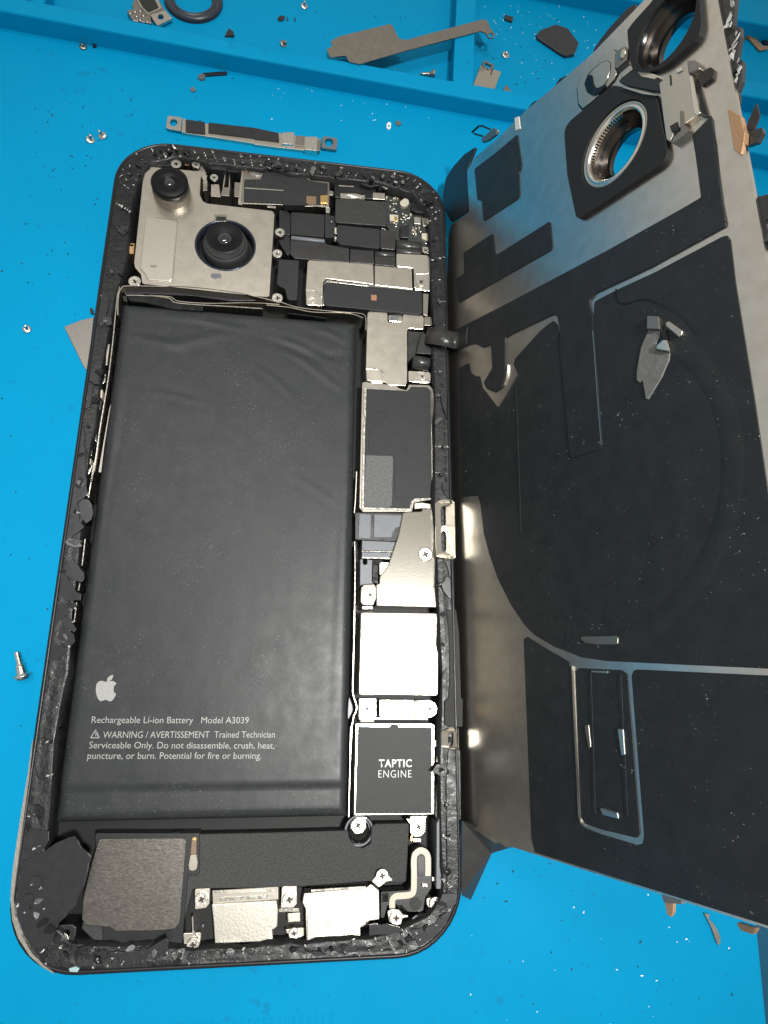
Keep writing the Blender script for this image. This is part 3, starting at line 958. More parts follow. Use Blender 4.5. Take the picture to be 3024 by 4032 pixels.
# ---------------------------------------------------------------- inner components, measured outlines
# (name, crop, outline, bottom z, top z, material, corner radius, bevel)
TABLE = [
    # upper board
    ('circuit_board', 'E', [(1040, 330), (1300, 270), (1480, 470), (1490, 760), (1470, 980), (1130, 760), (1040, 640)], 1.9, 4.6, 'circuit_board', .4, .05),
    ('sensor_bracket', 'E', [(-215, 160), (-40, 158), (0, 152), (340, 196), (385, 240), (548, 258), (545, 480), (340, 470), (120, 456), (-225, 446)], 2, 6.15, 'steel_brown', .3, .08),
    ('sensor_cover', 'E', [(-195, 235), (-55, 232), (-35, 172), (0, 166), (330, 207), (375, 248), (533, 268), (527, 450), (340, 450), (-200, 425)], 2, 6.4, 'black_tape', .25, .08),
    ('seam_strip', 'E', [(-190, 305), (0, 318), (145, 328), (145, 336), (0, 326), (-190, 314)], 6, 6.44, 'steel_bright', .02, 0),
    ('tape_patch', 'E', [(140, 335), (345, 345), (338, 460), (150, 458), (128, 400)], 5, 6.55, 'black_tape', .3, .05),
    ('flex_tail', 'E', [(345, 378), (432, 385), (432, 448), (345, 442)], 5, 6.6, 'brown_flex', .15, .04),
    ('gold_contact', 'E', [(466, 376), (532, 368), (534, 442), (468, 444)], 5, 6.62, 'gold', .1, .06),
    ('bright_lip', 'E', [(360, 452), (530, 466), (530, 480), (360, 463)], 4, 6.3, 'steel_bright', .03, .03),
    ('bright_lip', 'E', [(5, 462), (80, 468), (80, 486), (5, 480)], 4, 6.3, 'steel_bright', .1, .05),
    ('bright_lip', 'E', [(515, 478), (552, 480), (548, 526), (515, 522)], 4, 6.1, 'steel_bright', .1, .05),
    ('bright_lip', 'D', [(1545, 645), (1625, 650), (1620, 665), (1545, 660)], 4, 6.1, 'steel_bright', .1, .05),
    ('bright_lip', 'D', [(1275, 600), (1320, 605), (1310, 632), (1275, 628)], 4, 6.2, 'steel_bright', .1, .05),
    ('contact_post', 'E', [(535, 330), (585, 335), (580, 375), (535, 372)], 3, 6.2, 'steel_brown', .4, .1),
    ('speaker_box', 'E', [(590, 230), (775, 238), (800, 290), (950, 300), (950, 408), (590, 392)], 2, 5.6, 'satin_black', .3, .1),
    ('speaker_edge', 'E', [(630, 284), (760, 292), (760, 300), (630, 292)], 4, 5.75, 'steel_tan', .02, .02),
    ('steel_block', 'E', [(925, 348), (1030, 354), (1030, 412), (922, 406)], 3, 5.9, 'steel_tan', .15, .08),
    ('wrinkled_tape', 'E', [(600, 402), (1048, 430), (1040, 642), (610, 612), (596, 590)], 2, 6.1, 'crumpled_tape', .3, .1),
    ('ribbon_cover', 'E', [(612, 632), (985, 668), (985, 838), (930, 835), (640, 800), (610, 770)], 2, 6.0, 'black_tape', .4, .08),
    ('ribbon_cover', 'E', [(990, 668), (1090, 680), (1126, 712), (1120, 850), (990, 838)], 2, 5.9, 'flex_film', .4, .08),
    ('ribbon_cover', 'E', [(215, 520), (505, 542), (500, 740), (210, 712)], 2, 5.6, 'black_tape', .15, .05),
    ('ribbon_cover', 'E', [(508, 540), (600, 560), (602, 640), (604, 740), (508, 742)], 2, 5.4, 'black_tape', .1, .05),
    ('ribbon_cover', 'E', [(208, 742), (505, 770), (520, 800), (720, 835), (720, 960), (240, 922), (205, 885)], 2, 5.3, 'flex_film', .3, .08),
    ('ribbon_cover', 'E', [(730, 842), (930, 856), (935, 972), (726, 958)], 2, 5.4, 'flex_film', .08, .05),
    ('ribbon_cover', 'E', [(942, 905), (1120, 912), (1120, 992), (942, 978)], 2, 5.35, 'flex_film', .05, .05),
    ('tape_patch', 'E', [(108, 500), (180, 510), (212, 545), (208, 720), (160, 715), (110, 700)], 2, 5.2, 'satin_black', .4, .1),
    ('tape_patch', 'E', [(105, 930), (282, 940), (266, 1288), (182, 1282), (160, 1190), (88, 1150)], 2, 6.0, 'black_tape', .5, .12),
    ('tape_patch', 'E', [(100, 730), (200, 720), (205, 880), (180, 900), (110, 790)], 2, 5.6, 'satin_black', .4, .1),
    ('shield_plate', 'E', [(372, 938), (930, 975), (934, 1152), (520, 1100), (494, 1130), (488, 1338), (345, 1330), (340, 1200), (356, 955)], 2, 5.9, 'steel_tan', .35, .1),
    ('shield_plate', 'E', [(941, 985), (1264, 1012), (1270, 1192), (941, 1156)], 2, 5.88, 'steel_tan', .12, .08),
    ('shield_plate', 'E', [(1130, 880), (1398, 894), (1428, 925), (1420, 1200), (1285, 1188), (1280, 1008), (1130, 995)], 2, 6.0, 'steel_pebbled', .35, .1),
    ('screw_pad', 'E', [(345, 1195), (420, 1200), (462, 1230), (470, 1330), (400, 1338), (345, 1325)], 3, 5.6, 'steel_tan', .6, .1),
    ('bright_lip', 'E', [(500, 1140), (525, 1112), (930, 1158), (1275, 1196), (1275, 1208), (930, 1172), (530, 1128), (508, 1150), (500, 1330), (492, 1330)], 3, 5.75, 'steel_bright', .05, .03),
    ('bright_lip', 'E', [(340, 1186), (420, 1194), (466, 1220), (478, 1262), (462, 1255), (448, 1228), (420, 1208), (340, 1198)], 3, 6.05, 'steel_bright', .05, .04),
    ('bright_lip', 'E', [(1285, 1050), (1420, 1046), (1420, 1056), (1300, 1062), (1296, 1180), (1285, 1180)], 3, 6.15, 'steel_bright', .08, .04),
    ('bright_lip', 'E', [(1290, 1186), (1420, 1196), (1418, 1208), (1290, 1198)], 3, 6.15, 'steel_bright', .03, .03),
    ('connector_bar', 'E', [(512, 1130), (1340, 1205), (1356, 1225), (1356, 1400), (1330, 1412), (515, 1335), (500, 1310), (500, 1150)], 2, 6.3, 'black_tape', .5, .15),
    ('print_square', 'E', [(910, 1240), (958, 1244), (958, 1292), (910, 1288)], 6, 6.36, 'orange_print', .02, 0),
    ('edge_bracket', 'E', [(1362, 1228), (1412, 1232), (1402, 1425), (1362, 1412)], 2, 5.6, 'steel_brown', .1, .05),
    ('edge_bracket', 'E', [(1470, 1370), (1490, 1370), (1480, 1510), (1460, 1500)], 2, 6.2, 'steel_bright', .1, .05),
    ('black_chip', 'E', [(1262, 440), (1300, 430), (1432, 432), (1430, 520), (1300, 522), (1262, 500)], 3, 5.6, 'satin_black', .2, .08),
    ('black_chip', 'E', [(1165, 640), (1240, 632), (1236, 745), (1165, 738)], 3, 5.5, 'satin_black', .2, .08),
    ('black_chip', 'E', [(1255, 385), (1310, 372), (1350, 400), (1300, 425), (1260, 415)], 3, 5.3, 'satin_black', .1, .05),
    ('round_contact', 'E', [(1160, 430), (1200, 395), (1238, 410), (1240, 450), (1205, 475), (1165, 460)], 3, 5.4, 'ceramic_tan', .6, .1),
    ('steel_block', 'E', [(1198, 305), (1310, 308), (1312, 352), (1200, 350)], 3, 5.4, 'ceramic_tan', .15, .06),
    ('steel_block', 'E', [(1070, 540), (1145, 545), (1145, 605), (1120, 606), (1115, 598), (1072, 595)], 3, 5.4, 'ceramic_tan', .08, .05),
    ('gold_contact', 'E', [(1112, 558), (1138, 558), (1138, 598), (1112, 598)], 3, 5.5, 'gold', .05, .03),
    ('steel_block', 'E', [(1285, 560), (1345, 565), (1342, 625), (1285, 620)], 3, 5.5, 'steel_bright', .1, .08),
    ('screw_pad', 'E', [(1352, 570), (1480, 560), (1482, 640), (1360, 640)], 3, 5.3, 'steel_bright', .2, .08),
    ('steel_block', 'E', [(1350, 705), (1448, 700), (1445, 760), (1400, 770), (1352, 750)], 3, 5.3, 'ceramic_tan', .1, .06),
    ('screw_pad', 'E', [(1355, 820), (1475, 830), (1470, 890), (1360, 880)], 3, 5.6, 'steel_tan', .2, .06),
    ('edge_bracket', 'E', [(1415, 870), (1470, 885), (1455, 955), (1420, 950)], 3, 5.7, 'ceramic_tan', .15, .06),
    ('edge_tape', 'E', [(780, 185), (980, 220), (980, 290), (900, 300), (780, 260)], 2, 6.6, 'satin_black', .2, .1),
    ('edge_tape', 'E', [(845, 195), (905, 205), (905, 265), (845, 258)], 2, 6.8, 'flex_film', .1, .05),
    # between camera and sensor cover
    ('flex_clamp', 'D', [(1018, 222), (1165, 232), (1170, 310), (1018, 298)], 2, 6.7, 'black_tape', .2, .08),
    ('flex_clamp', 'D', [(1168, 225), (1270, 240), (1270, 330), (1172, 318)], 2, 6.5, 'satin_black', .2, .08),
    ('steel_tab', 'D', [(850, 215), (890, 190), (930, 250), (975, 330), (985, 420), (955, 420), (905, 320), (850, 290)], 2, 6.0, 'steel_tan', .3, .08),
    ('bright_lip', 'D', [(942, 355), (985, 355), (985, 372), (942, 372)], 3, 6.2, 'steel_bright', .05, .04),
    ('bright_lip', 'D', [(945, 412), (988, 412), (988, 424), (945, 424)], 3, 6.2, 'steel_bright', .05, .04),
    ('steel_tab', 'D', [(945, 430), (990, 430), (985, 500), (945, 500)], 2, 5.6, 'steel_brown', .1, .06),
    ('steel_tab', 'D', [(1022, 440), (1095, 440), (1112, 560), (1020, 552)], 2, 5.9, 'steel_tan', .15, .06),
    ('steel_tab', 'D', [(1130, 470), (1200, 465), (1192, 550), (1112, 545)], 2, 5.7, 'steel_brown', .1, .06),
    ('flex_line', 'D', [(1150, 330), (1163, 330), (1140, 480), (1128, 480)], 2, 5.6, 'steel_tan', .05, .03),
    ('flex_line', 'D', [(1190, 330), (1198, 330), (1198, 480), (1186, 480)], 2, 5.6, 'steel_tan', .05, .03),
    ('edge_bracket', 'D', [(1240, 420), (1310, 425), (1300, 560), (1236, 555)], 2, 6.1, 'steel_brown', .15, .06),
    ('edge_bracket', 'D', [(1312, 285), (1325, 285), (1300, 600), (1275, 600)], 2, 6.3, 'steel_tan', .05, .03),
    ('gold_contact', 'D', [(1335, 270), (1360, 275), (1360, 320), (1335, 315)], 2, 6.3, 'gold', .1, .04),
    ('spring_clip', 'D', [(1365, 300), (1480, 305), (1530, 330), (1520, 365), (1440, 365), (1380, 335)], 2, 6.3, 'steel_bright', .3, .12),
    ('gold_contact', 'D', [(785, 190), (820, 195), (815, 265), (775, 260)], 2, 5.8, 'gold', .1, .05),
    ('edge_block', 'D', [(420, 195), (640, 190), (650, 270), (430, 275)], 2, 6.3, 'satin_black', .3, .12),
    ('edge_block', 'D', [(510, 205), (580, 205), (585, 270), (512, 275)], 2, 6.5, 'flex_film', .1, .1),
    ('edge_rail', 'D', [(260, 450), (300, 440), (235, 810), (195, 1060), (160, 1050), (215, 800)], 2, 6.5, 'flex_film', .2, .1),
    ('edge_rail', 'D', [(288, 450), (300, 450), (245, 800), (225, 1060), (205, 1200), (195, 1200), (215, 1050), (232, 800)], 2, 6.9, 'steel_tan', .05, .03),
    ('orange_contact', 'D', [(258, 1015), (295, 1020), (292, 1080), (258, 1078)], 2, 6.5, 'copper', .1, .08),
    ('contact_frame', 'D', [(270, 990), (306, 992), (300, 1088), (258, 1088), (258, 1080), (292, 1080), (296, 1000), (270, 1000)], 2, 6.6, 'gold', .03, .02),
    # right column
    ('cover_plate', 'H', [(345, 85), (585, 100), (588, 215), (610, 228), (770, 232), (785, 120), (1040, 138), (1062, 175), (1055, 318), (860, 312), (842, 340), (842, 1000), (822, 1060), (600, 1050), (560, 1020), (530, 1008), (305, 990), (300, 835), (320, 110)], 2, 5.8, 'steel_tan', .3, .1),
    ('slot_part', 'H', [(592, 130), (778, 138), (778, 225), (600, 218)], 2, 5.4, 'steel_bright', .3, .1),
    ('slot_part', 'H', [(615, 150), (720, 140), (728, 205), (640, 212)], 2, 5.6, 'grey_film', .4, .15),
    ('screw_pad', 'H', [(308, 850), (480, 850), (528, 905), (526, 1005), (380, 1000), (310, 985)], 3, 5.9, 'steel_tan', .5, .08),
    ('bright_lip', 'H', [(300, 818), (470, 826), (538, 880), (540, 910), (520, 895), (465, 848), (300, 842)], 3, 5.98, 'steel_bright', .1, .05),
    ('bright_lip', 'H', [(860, 284), (1052, 298), (1050, 320), (860, 310)], 3, 5.98, 'steel_bright', .1, .05),
    ('bright_lip', 'H', [(370, 1002), (520, 1010), (518, 1032), (370, 1022)], 3, 5.5, 'steel_bright', .1, .05),
    ('screw_pad', 'H', [(855, 862), (1118, 872), (1152, 905), (1142, 1020), (1085, 1028), (855, 1004)], 3, 5.6, 'steel_tan', .4, .1),
    ('bright_lip', 'H', [(860, 978), (1100, 992), (1125, 950), (1132, 955), (1108, 1010), (860, 998)], 3, 5.75, 'steel_bright', .1, .04),
    ('flex_strip', 'H', [(850, 345), (1032, 358), (1005, 450), (960, 640), (850, 752)], 2, 5.3, 'flex_film', .1, .05),
    ('edge_bracket', 'H', [(1065, 155), (1175, 160), (1195, 270), (1062, 270)], 2, 5.2, 'steel_brown', .2, .06),
    ('edge_rail', 'H', [(1200, 60), (1240, 70), (1225, 280), (1195, 275)], 2, 6.4, 'steel_bright', .2, .08),
    ('edge_rail', 'H', [(1225, 540), (1262, 545), (1262, 740), (1232, 745)], 2, 6.2, 'copper', .2, .08),
    ('edge_rail', 'H', [(1230, 830), (1275, 830), (1275, 1100), (1235, 1090)], 2, 6.3, 'steel_bright', .2, .08),
    ('edge_rail', 'I', [(1240, 275), (1265, 290), (1268, 730), (1300, 790), (1310, 960), (1290, 980), (1290, 1200), (1262, 1200), (1265, 950), (1270, 790), (1240, 730)], 2, 6.4, 'steel_tan', .1, .06),
    ('edge_rail', 'I', [(1300, 1065), (1320, 1065), (1320, 1140), (1300, 1140)], 2, 6.6, 'steel_bright', .1, .05),
    ('shield_can', 'I', [(250, 85), (300, 75), (380, 90), (680, 120), (745, 165), (830, 185), (862, 112), (1130, 120), (1190, 190), (1218, 1620), (1000, 1640), (930, 1660), (905, 1778), (260, 1778), (212, 1720), (240, 520)], 2, 5.5, 'steel_brown', .3, .1),
    ('shield_rim', 'I', [(270, 165), (300, 142), (680, 165), (740, 182), (840, 192), (872, 165), (885, 125), (1120, 132), (1162, 180), (1182, 1605), (1168, 1622), (960, 1628), (910, 1665), (900, 1762), (700, 1765), (640, 1752), (262, 1752), (238, 1722), (262, 640), (292, 560), (262, 470)], 2, 5.75, 'steel_bright', .3, .12),
    ('shield_film', 'I', [(308, 168), (680, 186), (845, 196), (895, 140), (1100, 146), (1150, 190), (1166, 1594), (940, 1600), (888, 1650), (882, 1735), (275, 1716), (292, 640), (300, 540)], 2, 5.86, 'black_tape', .3, .05),
    ('film_patch', 'I', [(312, 172), (684, 190), (680, 455), (650, 466), (305, 462)], 5, 5.94, 'black_tape', .2, .04),
    ('film_patch', 'I', [(690, 250), (870, 225), (925, 178), (1095, 190), (1112, 240), (1128, 1050), (1120, 1588), (680, 1590), (672, 1050), (650, 1035), (330, 980), (350, 700), (500, 640)], 5, 5.93, 'black_tape', .3, .04),
    ('speckled_patch', 'I', [(300, 1036), (640, 1046), (660, 1070), (640, 1690), (600, 1720), (276, 1712)], 5, 5.98, 'speckled_tape', .3, .04),
    ('bright_lip', 'I', [(935, 1665), (1030, 1655), (1195, 1680), (1200, 1740), (1040, 1730), (935, 1740)], 2, 5.4, 'steel_tan', .2, .08),
    ('grey_sheet', 'J', [(215, 78), (368, 86), (362, 402), (205, 392)], 2, 5.2, 'grey_film', .1, .05),
    ('grey_sheet', 'J', [(410, 86), (600, 92), (785, 98), (752, 240), (690, 262), (650, 320), (640, 386), (404, 386)], 2, 5.24, 'grey_film', .15, .05),
    ('grey_frame', 'J', [(160, 60), (830, 70), (800, 300), (690, 440), (250, 420), (160, 410)], 2, 5.0, 'flex_film', .2, .08),
    ('grey_frame', 'J', [(250, 425), (705, 445), (650, 565), (250, 555)], 2, 5.1, 'grey_film', .1, .1),
    ('grey_frame', 'J', [(250, 575), (650, 585), (620, 660), (248, 640)], 2, 5.0, 'grey_film', .1, .12),
    ('bright_lip', 'J', [(250, 560), (655, 570), (650, 578), (250, 570)], 2, 5.18, 'steel_bright', .02, .02),
    ('bright_lip', 'J', [(250, 640), (620, 652), (612, 668), (250, 656)], 2, 5.1, 'steel_bright', .02, .02),
    ('grey_sheet', 'J', [(228, 672), (260, 670), (262, 730), (290, 745), (318, 730), (320, 672), (385, 680), (380, 960), (420, 985), (270, 1000), (225, 1015)], 2, 4.9, 'grey_film', .1, .06),
    ('black_chip', 'J', [(390, 702), (470, 700), (462, 1000), (385, 970)], 2, 5.2, 'gloss_black', .2, .1),
    ('steel_tab', 'J', [(488, 712), (605, 708), (560, 830), (482, 890), (478, 740)], 2, 5.3, 'steel_tan', .2, .06),
    ('side_bracket', 'J', [(785, 62), (1035, 45), (1040, 15), (1165, 12), (1195, 60), (1212, 640), (1256, 660), (1266, 1272), (1235, 1302), (440, 1280), (435, 1000), (476, 988), (482, 900), (545, 825), (600, 730), (680, 500), (735, 330), (765, 180)], 2, 5.9, 'steel_orange_peel', .3, .12),
    ('screw_pad', 'J', [(236, 1045), (275, 1002), (420, 996), (440, 1060), (440, 1180), (415, 1230), (400, 1275), (262, 1270), (230, 1225)], 2, 5.5, 'steel_orange_peel', .4, .1),
    ('bright_lip', 'J', [(248, 1280), (400, 1285), (392, 1325), (255, 1322)], 2, 5.2, 'steel_bright', .2, .08),
    ('square_shield', 'K', [(228, 28), (1238, 42), (1256, 62), (1246, 1115), (1225, 1132), (215, 1118), (202, 1095)], 2, 6.0, 'steel_orange_peel', .5, .28),
    ('screw_pad', 'K', [(212, 1162), (436, 1165), (436, 1402), (208, 1412)], 2, 5.3, 'steel_tan', .2, .08),
    ('connector_plate', 'K', [(480, 1178), (930, 1184), (942, 1404), (475, 1398)], 2, 5.6, 'steel_orange_peel', .25, .12),
    ('screw_pad', 'K', [(968, 1192), (1128, 1182), (1205, 1225), (1236, 1290), (1215, 1370), (1150, 1412), (985, 1402)], 2, 5.35, 'steel_tan', .3, .08),
    ('bright_lip', 'K', [(230, 1440), (408, 1442), (408, 1470), (232, 1470)], 2, 4.8, 'ceramic_tan', .05, .04),
    ('bright_lip', 'K', [(210, 1410), (1110, 1412), (1110, 1436), (212, 1432)], 2, 4.6, 'steel_tan', .05, .04),
    ('gold_contact', 'K', [(948, 1195), (966, 1195), (985, 1390), (955, 1398)], 2, 5.2, 'gold', .05, .03),
    # haptic motor
    ('haptic_motor', 'L', [(150, 205), (200, 203), (1060, 206), (1088, 225), (1086, 1290), (128, 1302)], 2, 5.75, 'steel_bright', .2, .12),
    ('screw_pad', 'L', [(170, 1318), (300, 1320), (268, 1345), (275, 1440), (230, 1510), (150, 1520), (95, 1450), (95, 1385)], 2, 5.2, 'steel_tan', .4, .1),
    ('screw_pad', 'L', [(795, 1305), (1005, 1305), (985, 1345), (982, 1490), (930, 1550), (860, 1560), (800, 1515)], 2, 5.3, 'steel_tan', .4, .1),
    ('screw_pad', 'L', [(755, 1340), (795, 1345), (795, 1400)], 2, 5.1, 'steel_tan', .02, .03),
    ('bright_lip', 'L', [(835, 1570), (932, 1572), (930, 1618), (838, 1616)], 2, 4.8, 'steel_bright', .1, .06),
    ('gold_contact', 'L', [(808, 1535), (830, 1538), (825, 1605), (802, 1600)], 2, 4.9, 'gold', .05, .03),
    ('edge_clip', 'L', [(1125, 510), (1165, 512), (1162, 600), (1180, 605), (1182, 665), (1110, 668), (1112, 600), (1128, 598)], 2, 6.2, 'steel_bright', .1, .08),
    ('edge_clip', 'L', [(1085, 400), (1120, 410), (1122, 480), (1085, 485)], 2, 5.8, 'steel_tan', .3, .1),
    ('edge_rail', 'L', [(1150, 740), (1175, 740), (1178, 880), (1160, 890)], 2, 6.3, 'steel_bright', .1, .05),
    ('edge_rail', 'L', [(1165, 20), (1178, 20), (1180, 110), (1165, 110)], 2, 6.3, 'steel_bright', .1, .05),
    ('cable_sheath', 'L', [(1110, 910), (1200, 960), (1222, 1050), (1220, 1190), (1180, 1290), (1110, 1380), (1090, 1300), (1100, 1000)], 2, 5.4, 'satin_black', .5, .3),
    ('side_strip', 'L', [(1115, 1395), (1222, 1200), (1225, 1040), (1245, 1040), (1238, 1380), (1232, 2172), (1110, 2172)], 2, 6.6, 'grey_film', .1, .06),
    ('glue_strip', 'L', [(1250, 515), (1395, 520), (1402, 1000), (1405, 2172), (1240, 2172), (1225, 900)], 2, 7.5, 'glass_residue', .1, .1),
    ('glue_strip', 'K', [(1330, 1195), (1380, 1160), (1395, 900), (1385, 300), (1350, 0), (1480, 0), (1520, 300), (1545, 1150), (1570, 1170), (1565, 1530), (1400, 1540), (1330, 1500)], 2, 7.55, 'foam_black', .1, .15),
    ('side_strip', 'K', [(1300, 1210), (1335, 1190), (1330, 1480), (1310, 1470)], 2, 6.8, 'grey_film', .1, .06),
    # lower end
    ('speaker_shell', 'M', [(215, 200), (900, 185), (1590, 165), (1600, 240), (1660, 320), (1730, 330), (1800, 290), (1810, 130), (1850, 105), (2160, 100), (2140, 500), (2130, 650), (1860, 655), (1790, 640), (1150, 690), (560, 705), (140, 712), (60, 1010), (-40, 1260), (-700, 1280), (-900, 1080), (-700, 210), (0, 185)], 2, 5.0, 'fleece_tape', .4, .2),
    ('speaker_shell', 'M', [(-780, 190), (-10, 190), (205, 186), (205, 560), (170, 590), (100, 580), (60, 1010), (40, 1270), (-560, 1280), (-700, 1200)], 2, 5.15, 'satin_black', .4, .15),
    ('speaker_plate', 'O', [(850, 225), (1575, 218), (1600, 245), (1545, 945), (1505, 998), (1400, 1014), (1000, 1022), (940, 985), (745, 972), (702, 920), (712, 740), (790, 420)], 3, 5.4, 'speaker_steel', .5, .1),
    ('spring_contact', 'M', [(132, 230), (176, 230), (172, 392), (118, 388)], 3, 5.35, 'brown_flex', .1, .05),
    ('gold_contact', 'M', [(138, 230), (174, 230), (174, 262), (136, 258)], 3, 5.42, 'gold', .1, .06),
    ('spring_contact', 'M', [(116, 390), (175, 390), (186, 480), (176, 530), (140, 548), (104, 535), (98, 490)], 3, 5.45, 'steel_brown', .3, .08),
    ('port_bay', 'M', [(85, 720), (950, 690), (1160, 690), (1200, 900), (1190, 1210), (1000, 1250), (330, 1240), (60, 1220), (70, 1000)], 1.9, 3.6, 'cavity_black', .3, .1),
    ('screw_pad', 'M', [(158, 712), (302, 705), (296, 850), (262, 890), (160, 905)], 3, 5.2, 'steel_tan', .2, .08),
    ('screw_pad', 'M', [(985, 686), (1112, 684), (1112, 850), (1080, 888), (960, 892), (970, 700)], 3, 5.2, 'steel_tan', .2, .08),
    ('port_frame', 'M', [(320, 725), (940, 690), (942, 812), (325, 850)], 3, 5.0, 'steel_brown', .15, .08),
    ('port_slot', 'M', [(400, 790), (620, 780), (620, 812), (400, 825)], 3, 5.15, 'steel_bright', .05, .06),
    ('port_slot', 'M', [(645, 778), (862, 765), (862, 798), (645, 812)], 3, 5.15, 'steel_bright', .05, .06),
    ('port_slot', 'M', [(345, 732), (435, 725), (435, 745), (345, 752)], 3, 5.15, 'steel_bright', .05, .05),
    ('port_slot', 'M', [(445, 725), (825, 705), (825, 740), (445, 760)], 3, 5.12, 'steel_tan', .05, .05),
    ('port_slot', 'M', [(850, 708), (925, 702), (925, 735), (850, 738)], 3, 5.15, 'steel_bright', .05, .05),
    ('port_shell', 'M', [(315, 855), (925, 822), (935, 900), (930, 1062), (885, 1090), (890, 1190), (870, 1202), (345, 1222), (332, 1000)], 3, 5.5, 'steel_pebbled', .15, .15),
    ('screw_pad', 'M', [(48, 1125), (215, 1118), (218, 1160), (195, 1290), (60, 1270)], 3, 5.3, 'steel_tan', .2, .08),
    ('contact_blade', 'M', [(130, 970), (142, 970), (150, 1110), (205, 1170), (190, 1175), (135, 1120)], 3, 5.5, 'steel_bright', .05, .03),
    ('edge_clip', 'M', [(940, 895), (1135, 890), (1135, 925), (940, 930)], 3, 4.6, 'steel_bright', .1, .06),
    ('edge_clip', 'M', [(1020, 940), (1145, 930), (1148, 1020), (1025, 1030)], 3, 4.7, 'steel_tan', .2, .2),
    ('edge_clip', 'M', [(1000, 1090), (1180, 1070), (1180, 1150), (1130, 1170), (1020, 1130)], 3, 5.2, 'steel_tan', .3, .1),
    ('rubber_foot', 'M', [(225, 1040), (245, 1040), (245, 1070), (225, 1070)], 3, 4.2, 'grey_film', .05, .05),
    ('motor_shield', 'N', [(110, 752), (690, 702), (740, 665), (812, 725), (818, 1000), (722, 1010), (712, 1030), (640, 1072), (642, 1168), (470, 1180), (460, 1198), (132, 1205), (125, 900), (95, 840)], 3, 5.5, 'steel_pebbled', .25, .12),
    ('shield_step', 'N', [(145, 950), (325, 945), (338, 965), (338, 1185), (140, 1198)], 3, 5.62, 'steel_pebbled', .2, .08),
    ('bright_lip', 'N', [(178, 718), (688, 684), (690, 702), (178, 740)], 3, 5.3, 'steel_bright', .05, .05),
    ('screw_pad', 'N', [(742, 640), (800, 570), (880, 545), (905, 590), (948, 632), (880, 645), (812, 700)], 3, 5.6, 'steel_tan', .2, .08),
    ('antenna_flex', 'N', [(828, 738), (1085, 722), (1108, 690), (1112, 410), (1140, 345), (1205, 318), (1270, 345), (1302, 410), (1304, 700), (1245, 790), (1225, 915), (1200, 928), (1075, 926), (1030, 870), (960, 858), (890, 870), (860, 985), (825, 985)], 3, 5.3, 'satin_black', .3, .08),
    ('antenna_pad', 'N', [(1172, 420), (1195, 398), (1222, 398), (1240, 425), (1242, 590), (1175, 598)], 3, 5.42, 'flex_film', .3, .05),
    ('antenna_pad', 'N', [(842, 752), (900, 748), (898, 832), (842, 836)], 3, 5.4, 'gloss_black', .1, .05),
    ('screw_pad', 'N', [(888, 920), (940, 895), (1000, 905), (1035, 950), (1085, 955), (1085, 975), (1032, 985), (1020, 1040), (960, 1058), (905, 1020)], 3, 5.5, 'steel_tan', .3, .08),
    ('screw_pad', 'N', [(1252, 800), (1300, 790), (1385, 850), (1380, 910), (1300, 910), (1255, 860)], 3, 5.6, 'steel_tan', .3, .08),
    ('edge_clip', 'N', [(1210, 660), (1265, 655), (1272, 700), (1212, 695)], 3, 5.7, 'steel_bright', .2, .1),
    ('edge_clip', 'N', [(1305, 598), (1330, 600), (1330, 640), (1305, 640)], 3, 5.6, 'steel_bright', .1, .06),
    ('edge_clip', 'N', [(1338, 630), (1362, 632), (1360, 672), (1340, 670)], 3, 5.6, 'steel_bright', .1, .06),
    ('black_chip', 'N', [(1110, 990), (1160, 950), (1250, 935), (1325, 960), (1325, 1045), (1200, 1040), (1120, 1030)], 3, 6.0, 'gloss_black', .3, .3),
    ('edge_block', 'O', [(490, 965), (620, 960), (655, 985), (650, 1060), (600, 1200), (560, 1190), (600, 1010), (490, 1005)], 2, 6.6, 'satin_black', .3, .15),
    ('edge_block', 'O', [(640, 1200), (900, 1190), (1200, 1165), (1430, 1110), (1250, 1225), (900, 1240), (650, 1245)], 2, 6.4, 'gloss_black', .2, .15),
    ('cyan_flake', 'O', [(590, 1340), (650, 1322), (685, 1340), (665, 1370), (600, 1368)], 7.0, 7.8, 'cyan_glass', .1, .04),
    # left edge, between rim and battery
    ('edge_clip', 'R', [(440, 940), (512, 945), (500, 1030), (425, 1025)], 2, 6.5, 'steel_bright', .1, .15), ('edge_clip', 'R', [(410, 1040), (495, 1040), (485, 1090), (405, 1088)], 2, 6.6, 'steel_tan', .1, .1),
    ('edge_clip', 'R', [(385, 1270), (450, 1262), (440, 1335), (378, 1330)], 2, 6.5, 'steel_bright', .1, .12), ('edge_clip', 'R', [(380, 1370), (420, 1365), (415, 1410), (375, 1415)], 2, 6.4, 'copper', .1, .08),
    ('edge_clip', 'R', [(480, 870), (500, 860), (490, 940), (475, 940)], 2, 6.4, 'steel_bright', .05, .05), ('edge_clip', 'R', [(470, 720), (540, 690), (550, 730), (490, 790), (450, 800)], 2, 6.7, 'steel_scratched', .2, .12),
    ('edge_clip', 'R', [(400, 1645), (440, 1635), (425, 1660), (398, 1668)], 2, 6.6, 'steel_bright', .05, .05),
    ('edge_clip', 'P', [(470, 710), (505, 705), (475, 930), (460, 935)], 2, 6.4, 'steel_tan', .05, .05), ('edge_clip', 'P', [(505, 110), (550, 115), (535, 260), (510, 265)], 2, 6.5, 'steel_brown', .1, .08),
    ('edge_clip', 'P', [(425, 580), (440, 575), (425, 720), (415, 900), (400, 900), (412, 700)], 2, 6.3, 'steel_bright', .05, .04), ('edge_clip', 'P', [(385, 965), (412, 960), (415, 1020), (400, 1042), (380, 1020)], 2, 6.4, 'steel_tan', .1, .05),
